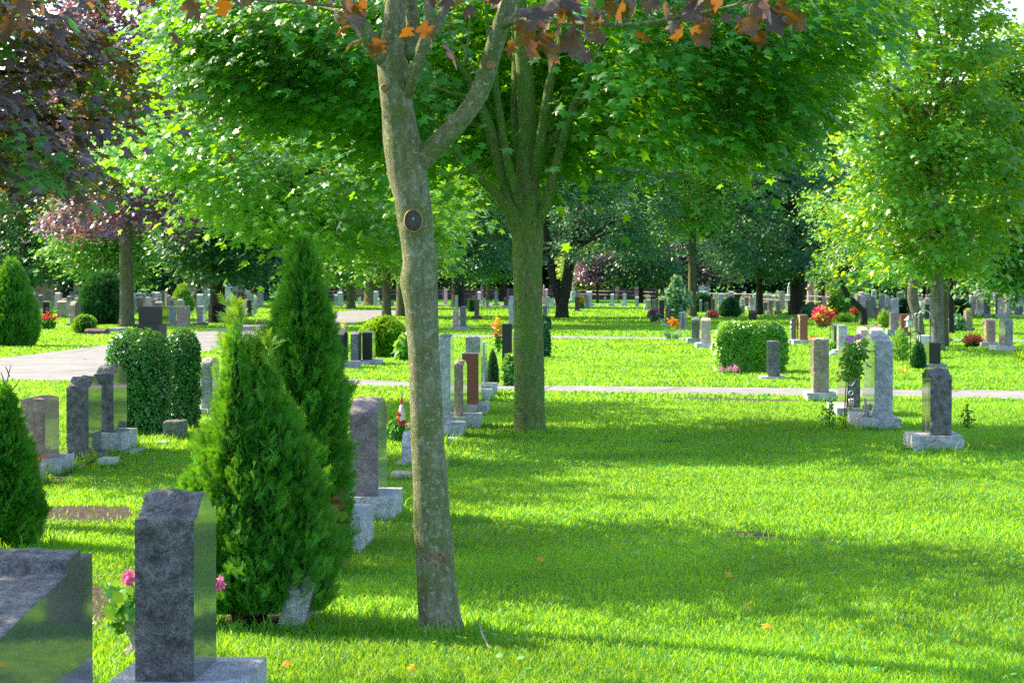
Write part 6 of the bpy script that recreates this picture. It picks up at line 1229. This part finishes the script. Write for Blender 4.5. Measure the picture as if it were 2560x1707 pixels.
# angel figure
ya = gnd('K', 760, 1105).y+.05; pa = at('K', 758, 995, ya); ta = thing('angel_figure', 'small pale kneeling angel figure on the base of the light-grey headstone', 'statue', pa)
def K(x, y, dd=0): return at('K', x, y, ya+dd)
m = MB(); s = 1/ppm('K', ya)
m.lathe([(46*s, 0), (46*s, 12*s), (40*s, 16*s), (40*s, 26*s)], pa, 14); m.build('plinth', M_WSTONE, ta)
m = MB(); pxt(m, 'K', ya, [(752, 972, 74), (750, 940, 66), (752, 905, 52), (750, 870, 42), (748, 850, 34), (744, 838, 16), (742, 832, 15)], 12, .05, rs=40)
pxt(m, 'K', ya-.02, [(728, 862, 14), (712, 890, 13), (722, 915, 11), (742, 918, 10)], 8, .03); pxt(m, 'K', ya-.03, [(768, 862, 14), (780, 890, 13), (768, 915, 11), (748, 920, 10)], 8, .03)
pxt(m, 'K', ya-.03, [(735, 960, 30), (715, 968, 26), (700, 972, 16)], 8, .03); m.build('body', M_WSTONE, ta)
m = MB(); hc = K(740, 812); m.lathe([(2*s, -21*s), (12*s, -17*s), (17*s, -6*s), (18*s, 4*s), (14*s, 15*s), (7*s, 20*s), (1*s, 21.5*s)], hc, 12); m.build('head', M_WSTONE, ta)
for sx in (-1, 1):
    m = MB(); w0 = K(760+sx*8, 868, .035); pts = [(0, 0), (sx*18, 26), (sx*30, 10), (sx*34, -24), (sx*26, -62), (sx*10, -30)]
    for dy in (0, .008):
        for (x, z) in pts: m.v.append((w0.x+x*s*.9, w0.y+dy, w0.z+z*s))
    n = len(pts); m.face(range(n)); m.face([n+i for i in range(n)][::-1])
    for i in range(n): m.face((i, n+i, n+(i+1) % n, (i+1) % n))
    m.build('wing', M_WSTONE, ta)
# wind chime hanging by the flowering standard
yc = gnd('K', 620, 985).y-.12; tw_ = thing('wind_chime', 'wind chime with two glass rings and thin tubes hanging before the dark stone end', 'wind chime', at('K', 600, 640, yc))
M_GLASSR = simple('blue_glass', (.45, .62, .68), .15, spec=.8)
m = MB(); pxt(m, 'K', yc, [(600, 520, 2), (600, 600, 2), (598, 720, 2), (598, 790, 2)], 5, 0); m.build('cord', M_IRON, tw_)
for (x, y, r) in ((598, 640, 26), (598, 738, 21)):
    m = MB(); cpt = at('K', x, y, yc); q = [(cpt.x+r/ppm('K', yc)*math.cos(k*.3927), yc, cpt.z+r/ppm('K', yc)*math.sin(k*.3927)) for k in range(17)]; m.tube(q, [.006]*17, 6); m.build('ring', M_GLASSR, tw_)
for x in (580, 592, 606, 620):
    m = MB(); a = at('K', x, 795, yc); b = at('K', x, 905, yc); m.tube([a, b], [.005, .005], 6); m.build('chime_tube', M_STEEL, tw_)
# shepherd hooks and lantern
def hook(label, Y, pts, wd, mat): 
    t = thing('shepherd_hook', label, 'hook', Vector((at(pts[0][0], pts[0][1], pts[0][2], Y).x, Y, 0)))
    m = MB(); P = [at(*p, Y) for p in pts]; P[0] = Vector((P[0].x, Y, 0)); m.tube(P, [wd]*len(P), 6); m.build('rod', mat, t); return t
Yl = 45.0
def arc(c, cx, cy, r, a0, a1, k=10): return [(c, cx+r*math.cos(R(a0+(a1-a0)*i/k)), cy-r*math.sin(R(a0+(a1-a0)*i/k))) for i in range(k+1)]
th = hook('pale double-curled shepherd hook between the two pale trunks', Yl, [('S8', 525, 1400), ('S8', 530, 820)]+arc('S8', 630, 770, 108, 170, 5), .011, M_STEEL)
m = MB(); m.tube([at(*p, Yl) for p in arc('S8', 505, 750, 42, -40, 310)], [.010]*11, 6); m.build('curl', M_STEEL, th)
hook('dark shepherd hook with its crook against the curved pale trunk', Yl+.4, [('S8', 722, 1400), ('S8', 735, 760), ('S8', 715, 700)]+arc('S8', 640, 745, 85, 60, 170, 6), .009, M_IRON)
hook('low dark shepherd hook above the white panelled headstone', Yl-1, [('S8', 558, 1500), ('S8', 560, 1130)]+arc('S8', 470, 1110, 88, -5, 175), .010, M_IRON)
tl = thing('lantern', 'small grey hanging lantern with glass sides beside the red-brown headstone', 'lantern', at('S8', 365, 950, Yl+.6)); yl = Yl+.6; s = 1/ppm('S8', yl); lc = at('S8', 365, 950, yl)
M_LANT = simple('weathered_tin', (.30, .26, .22), .5, .4); M_PANE = simple('lantern_glass', (.55, .65, .62), .08, spec=.8)
m = MB(); m.lathe([(58*s, 0), (58*s, 14*s), (46*s, 14*s)], lc, square=True, yaw=.4)
for k in range(4):
    a = .4+math.pi/4+k*math.pi/2; m.box((lc.x+62*s*math.cos(a), lc.y+62*s*math.sin(a), lc.z+65*s), (9*s, 9*s, 112*s))
m.build('frame', M_LANT, tl)
m = MB(); m.lathe([(66*s, 118*s), (58*s, 128*s), (22*s, 180*s), (20*s, 196*s), (4*s, 200*s), (3*s, 250*s)], lc, square=True, yaw=.4); m.build('roof', M_LANT, tl)
m = MB(); m.lathe([(40*s, 16*s), (40*s, 116*s)], lc, square=True, yaw=.4); m.build('pane', M_PANE, tl)
th2 = hook('thin dark forked rod holding the lantern', Yl+.6, [('S8', 392, 1200), ('S8', 388, 820), ('S8', 372, 700), ('S8', 408, 620)], .008, M_IRON)
m = MB(); m.tube([at('S8', 372, 700, Yl+.6), at('S8', 345, 665, Yl+.6), at('S8', 335, 615, Yl+.6)], [.008]*3, 6); m.build('prong', M_IRON, th2)
# white ornament, stones, twigs
def lump(label, c, xc, ybase, ytop, wpx, mat, name, cat, seed, d=None):
    p = gnd(c, xc, ybase); dd = p.y; r = wpx/2/ppm(c, dd); H = at(c, xc, ytop, dd).z; t = thing(name, label, cat, p); m = MB()
    bmv = []; 
    for i in range(9):
        for j in range(14):
            th_ = math.pi*i/8; a = 2*math.pi*j/14; v = Vector((math.sin(th_)*math.cos(a), math.sin(th_)*math.sin(a), -math.cos(th_))); q = 1+.35*noise.noise(v*1.6+Vector((seed, 0, 0))); m.v.append((p.x+v.x*r*q, p.y+v.y*r*q, max(0, H/2+v.z*H/2*q)))
    for i in range(8):
        for j in range(14): m.face((i*14+j, i*14+(j+1) % 14, (i+1)*14+(j+1) % 14, (i+1)*14+j), 0, True)
    m.build('stone', mat, t); return t
lump('rounded white ornament stone at the head of the right avenue row', 'S5', 1610, 665, 562, 55, M_WSTONE, 'ornament', 'ornament', 1)
lump('round white stone beside the small bright-green globe', 'D', 555, 858, 808, 70, M_WSTONE, 'white_stone', 'stone', 2)
lump('small pale rock at the hedge foot', 'C', 1738, 850, 800, 22, M_WSTONE, 'white_stone', 'stone', 3)
tt = thing('dead_twig', 'dry brown twig standing before the base of the charcoal headstone, front right', 'twig', gnd('K', 1562, 1335)); yt = gnd('K', 1562, 1335).y-.03; m = MB()
pxt(m, 'K', yt, [(1560, 1338, 9), (1565, 1280, 10), (1572, 1215, 8), (1590, 1190, 5), (1620, 1180, 3)], 6, 0); pxt(m, 'K', yt, [(1570, 1235, 7), (1540, 1190, 5), (1500, 1150, 4), (1490, 1118, 2)], 6, 0); pxt(m, 'K', yt, [(1566, 1260, 5), (1552, 1225, 4), (1545, 1215, 2)], 5, 0); m.build('stalk', simple('dry_twig', (.16, .08, .04), .9), tt)
tt = thing('fallen_stick', 'thin pale stick lying in the grass right of the slim maple', 'stick', gnd('L', 20, 1070)); m = MB(); m.tube([gnd('L', 42, 1075, .02), gnd('L', 10, 1010, .05), gnd('L', -4, 960, .06)], [.005, .005, .003], 5); m.build('stick', simple('pale_twig', (.4, .33, .25), .9), tt)
for i, (c, x, y, kd, lab) in enumerate((('L', 1240, 1030, 'yellowp', 'largest yellow fallen leaf on the front lawn'), ('L', 260, 727, 'orangep', 'small orange fallen leaf right of the slim maple trunk'), ('L', 1075, 782, 'yellowp', 'tiny yellow fallen leaf in the shaded middle lawn'), ('L', 1148, 927, 'gold', 'pale yellow fallen leaf nearer than the tiny shaded one'), ('J', 505, 1515, 'orangep', 'orange fallen leaf in the front lawn near the pale base'), ('J', 1475, 1518, 'yellowp', 'yellow leaf lying at the bottom, below the slim maple'), ('L', 2160, 808, 'gold', 'yellow leaf lying in the lawn at the right'))):
    p = gnd(c, x, y); rng = np.random.default_rng(i); t = thing('fallen_leaf', lab, 'leaf', p)
    leaves('blade', np.array([[p.x, p.y, .05]]), np.array([[.1, -.6, .8]]), rnd3(rng, 1), .042 if i else .06, T_MAPLE, ML[kd], t, rng)
# ---- fences, wall, bench, sheds
M_RAIL = simple('weathered_rail', (.30, .25, .21), .8, nscale=3, namp=.2); M_WALL = simple('brown_wall', (.10, .055, .045), .9, nscale=1.5, namp=.35)
tr_ = [(762, 729), (900, 727), (1020, 726.5), (1270, 724.5), (1450, 726), (1600, 729.5), (1760, 733), (1940, 737), (2100, 743), (2255, 749)]
FP = []
for (x, y) in tr_:
    r = ray(x, y); d = .75; t_ = (d-CH)/r.z; FP.append(Vector((r.x*t_, r.y*t_, 0)))
tfn = thing('rail_fence', 'long pale two-rail fence along the far side of the cemetery', 'fence', FP[4])
for z in (.75, .48):
    m = MB(); m.tube([p+Vector((0, 0, z)) for p in FP], [.026]*len(FP), 6); m.build('rail', M_RAIL, tfn)
for a, b in zip(FP[:-1], FP[1:]):
    k = max(1, int((b-a).length/6+.5))
    for i in range(k):
        q = a.lerp(b, i/k); m = MB(); m.box((q.x, q.y, .4), (.09, .09, .8)); m.build('post', M_RAIL, tfn)
m = MB(); a = at('F', 762, 745, 201); b = at('F', 1770, 748, 196); m.box(((a.x+b.x)/2, 199, .45), (b.x-a.x, .3, .9)); o = m.build('low_wall', M_WALL); tag(o, 'long low brown wall just behind the far rail fence', 'wall')
tp = thing('tan_post', 'tall tan wooden post rising left of the pink obelisk', 'post', gnd('S4', 727, 460)); d = gnd('S4', 727, 460).y; m = MB(); q = at('S4', 727, 135, d); m.tube([(q.x, d, 0), (q.x, d, q.z)], [.05, .04], 8); m.build('pole', M_RAIL, tp)
tpf = thing('plot_railing', 'black iron railing round a plot left of the grey trunk', 'fence', gnd('S3', 560, 572)); d = gnd('S3', 560, 572).y; x0 = at('S3', 240, 572, d).x; x1 = at('S3', 890, 572, d).x; m = MB()
for z in (.12, .55): m.box(((x0+x1)/2, d, z), (x1-x0, .03, .03))
m.build('rail', M_IRON, tpf); m = MB(); k = 44
for i in range(k+1): m.box((x0+(x1-x0)*i/k, d-.02, .33), (.025, .025, .62))
o = m.build('pickets', M_IRON, tpf); o['kind'] = 'stuff'
tb = thing('iron_bench', 'small black iron bench before the plot railing', 'bench', gnd('S3', 365, 565)); d = gnd('S3', 365, 565).y-.4; xb = at('S3', 365, 565, d).x; m = MB(); m.box((xb, d, .38), (.9, .36, .04)); m.build('seat', M_IRON, tb)
m = MB(); m.box((xb, d+.17, .6), (.9, .04, .36)); m.build('backrest', M_IRON, tb)
for sx in (-.4, .4):
    for sy in (-.15, .15):
        m = MB(); m.tube([(xb+sx, d+sy, 0), (xb+sx*.96, d+sy, .37)], [.025, .02], 6); m.build('leg', M_IRON, tb)
M_SHED = simple('tan_boards', (.42, .27, .13), .85, nscale=2, namp=.25); M_SROOF = simple('shed_roof', (.08, .07, .065), .9)
def hut(label, c, xc, ytop, d, W, name, wallm):
    q = at(c, xc, ytop, d); H = q.z; t = thing(name, label, 'building', (q.x, d, 0)); m = MB(); m.box((q.x, d+1.5, H*.4), (W, 3, H*.8)); m.build('wall', wallm, t)
    m = MB(); z = H*.8
    for y in (d-.2, d+3.2): m.v += [(q.x-W/2-.2, y, z), (q.x+W/2+.2, y, z), (q.x, y, H)]
    m.face((0, 1, 2)); m.face((5, 4, 3)); m.face((0, 2, 5, 3)); m.face((1, 4, 5, 2)); m.face((0, 3, 4, 1)); m.build('roof', M_SROOF, t)
    m = MB(); m.box((q.x+W*.18, d-.03, H*.3), (W*.28, .06, H*.6)); m.build('door', simple('door_brown', (.16, .09, .05), .8), t)
    for sx in (-1, 1):
        m = MB(); m.box((q.x+sx*(W/2+.04), d-.06, H*.4), (.16, .16, H*.8)); m.build('corner_post', M_SHED, t)
hut('tan wooden shed mostly hidden behind dark trunks at far left', 'S1', 500, 60, 165, 2.6, 'shed', M_SHED)
hut('beige gabled house glimpsed behind the big dark trunk', 'S2', 1020, 110, 185, 4.5, 'house', simple('beige_wall', (.50, .40, .30), .85))
# ---- longer tufts left by the mower round trunks and stone bases
def tufts(rng):
    P = []
    for o in bpy.data.objects:
        if o.parent is None and o.type == 'EMPTY' and o.location.y < 38 and o.name.split('.')[0] in ('headstone', 'grave_marker', 'maple_tree', 'cedar_shrub', 'boxwood_shrub', 'geranium_pot', 'hedge', 'dead_twig', 'flowering_standard'):
            k = o.name.split('.')[0]; x, y = o.location.x, o.location.y; c, s = math.cos(o.rotation_euler.z), math.sin(o.rotation_euler.z)
            if k in ('headstone', 'grave_marker') and '_t' in o:
                hx, hy = o['_t']/2+(.11 if o['_hb'] else .02), o['_w']/2+(.10 if o['_hb'] else .02); n = 420
            else:
                r = {'maple_tree': .17 if y < 15 else .24}.get(k, .30); hx = hy = r; n = 520
            for _ in range(n):
                if k in ('headstone', 'grave_marker'):
                    e = rng.integers(4); u = rng.uniform(-1, 1); j = abs(rng.normal())*.025
                    lx, ly = ((u*hx, -hy-j), (u*hx, hy+j), (-hx-j, u*hy), (hx+j, u*hy))[e]
                else:
                    a = rng.random()*6.28; j = abs(rng.normal())*.06; lx, ly = (hx+j)*math.cos(a), (hx+j)*math.sin(a)
                P.append((x+lx*c-ly*s, y+lx*s+ly*c))
    P = np.array(P); n = len(P); x, d = P[:, 0], P[:, 1]; h = rng.uniform(.03, .095, n)*np.where(rng.random(n) < .12, 1.5, .85); wv = .0028*rng.uniform(.7, 1.5, n)+.00007*d
    a = rng.random(n)*6.28; b = rng.random(n)*6.28; le = h*rng.uniform(.15, .8, n); ux, uy = np.cos(a)*wv, np.sin(a)*wv
    mx, my = x+np.cos(b)*le*.3, d+np.sin(b)*le*.3; z = np.zeros(n)
    V = np.stack([np.stack([x-ux, d-uy, z], 1), np.stack([x+ux, d+uy, z], 1), np.stack([mx+ux*.8, my+uy*.8, h*.6], 1), np.stack([mx-ux*.8, my-uy*.8, h*.6], 1), np.stack([x+np.cos(b)*le, d+np.sin(b)*le, h*.95], 1)], 1).reshape(-1, 3)
    F = (np.array([(0, 1, 2), (0, 2, 3), (3, 2, 4)])[None]+(np.arange(n)*5)[:, None, None]).reshape(-1, 3)
    return rawmesh('grass_tufts', V, F, np.repeat(rng.random(n), 5), M_GRASS)
tag(tufts(np.random.default_rng(8)), 'longer grass tufts round the stone bases and trunks', 'grass', kind='stuff')
# ---------------------------------------------------------------- label check
for k, v in LABELS.items():
    if len(v) > 1 and not all(g for _, g in v): print('DUPLICATE LABEL', k, v)
    n = len(k.split())
    if not 4 <= n <= 16: print('LABEL LENGTH', n, k)
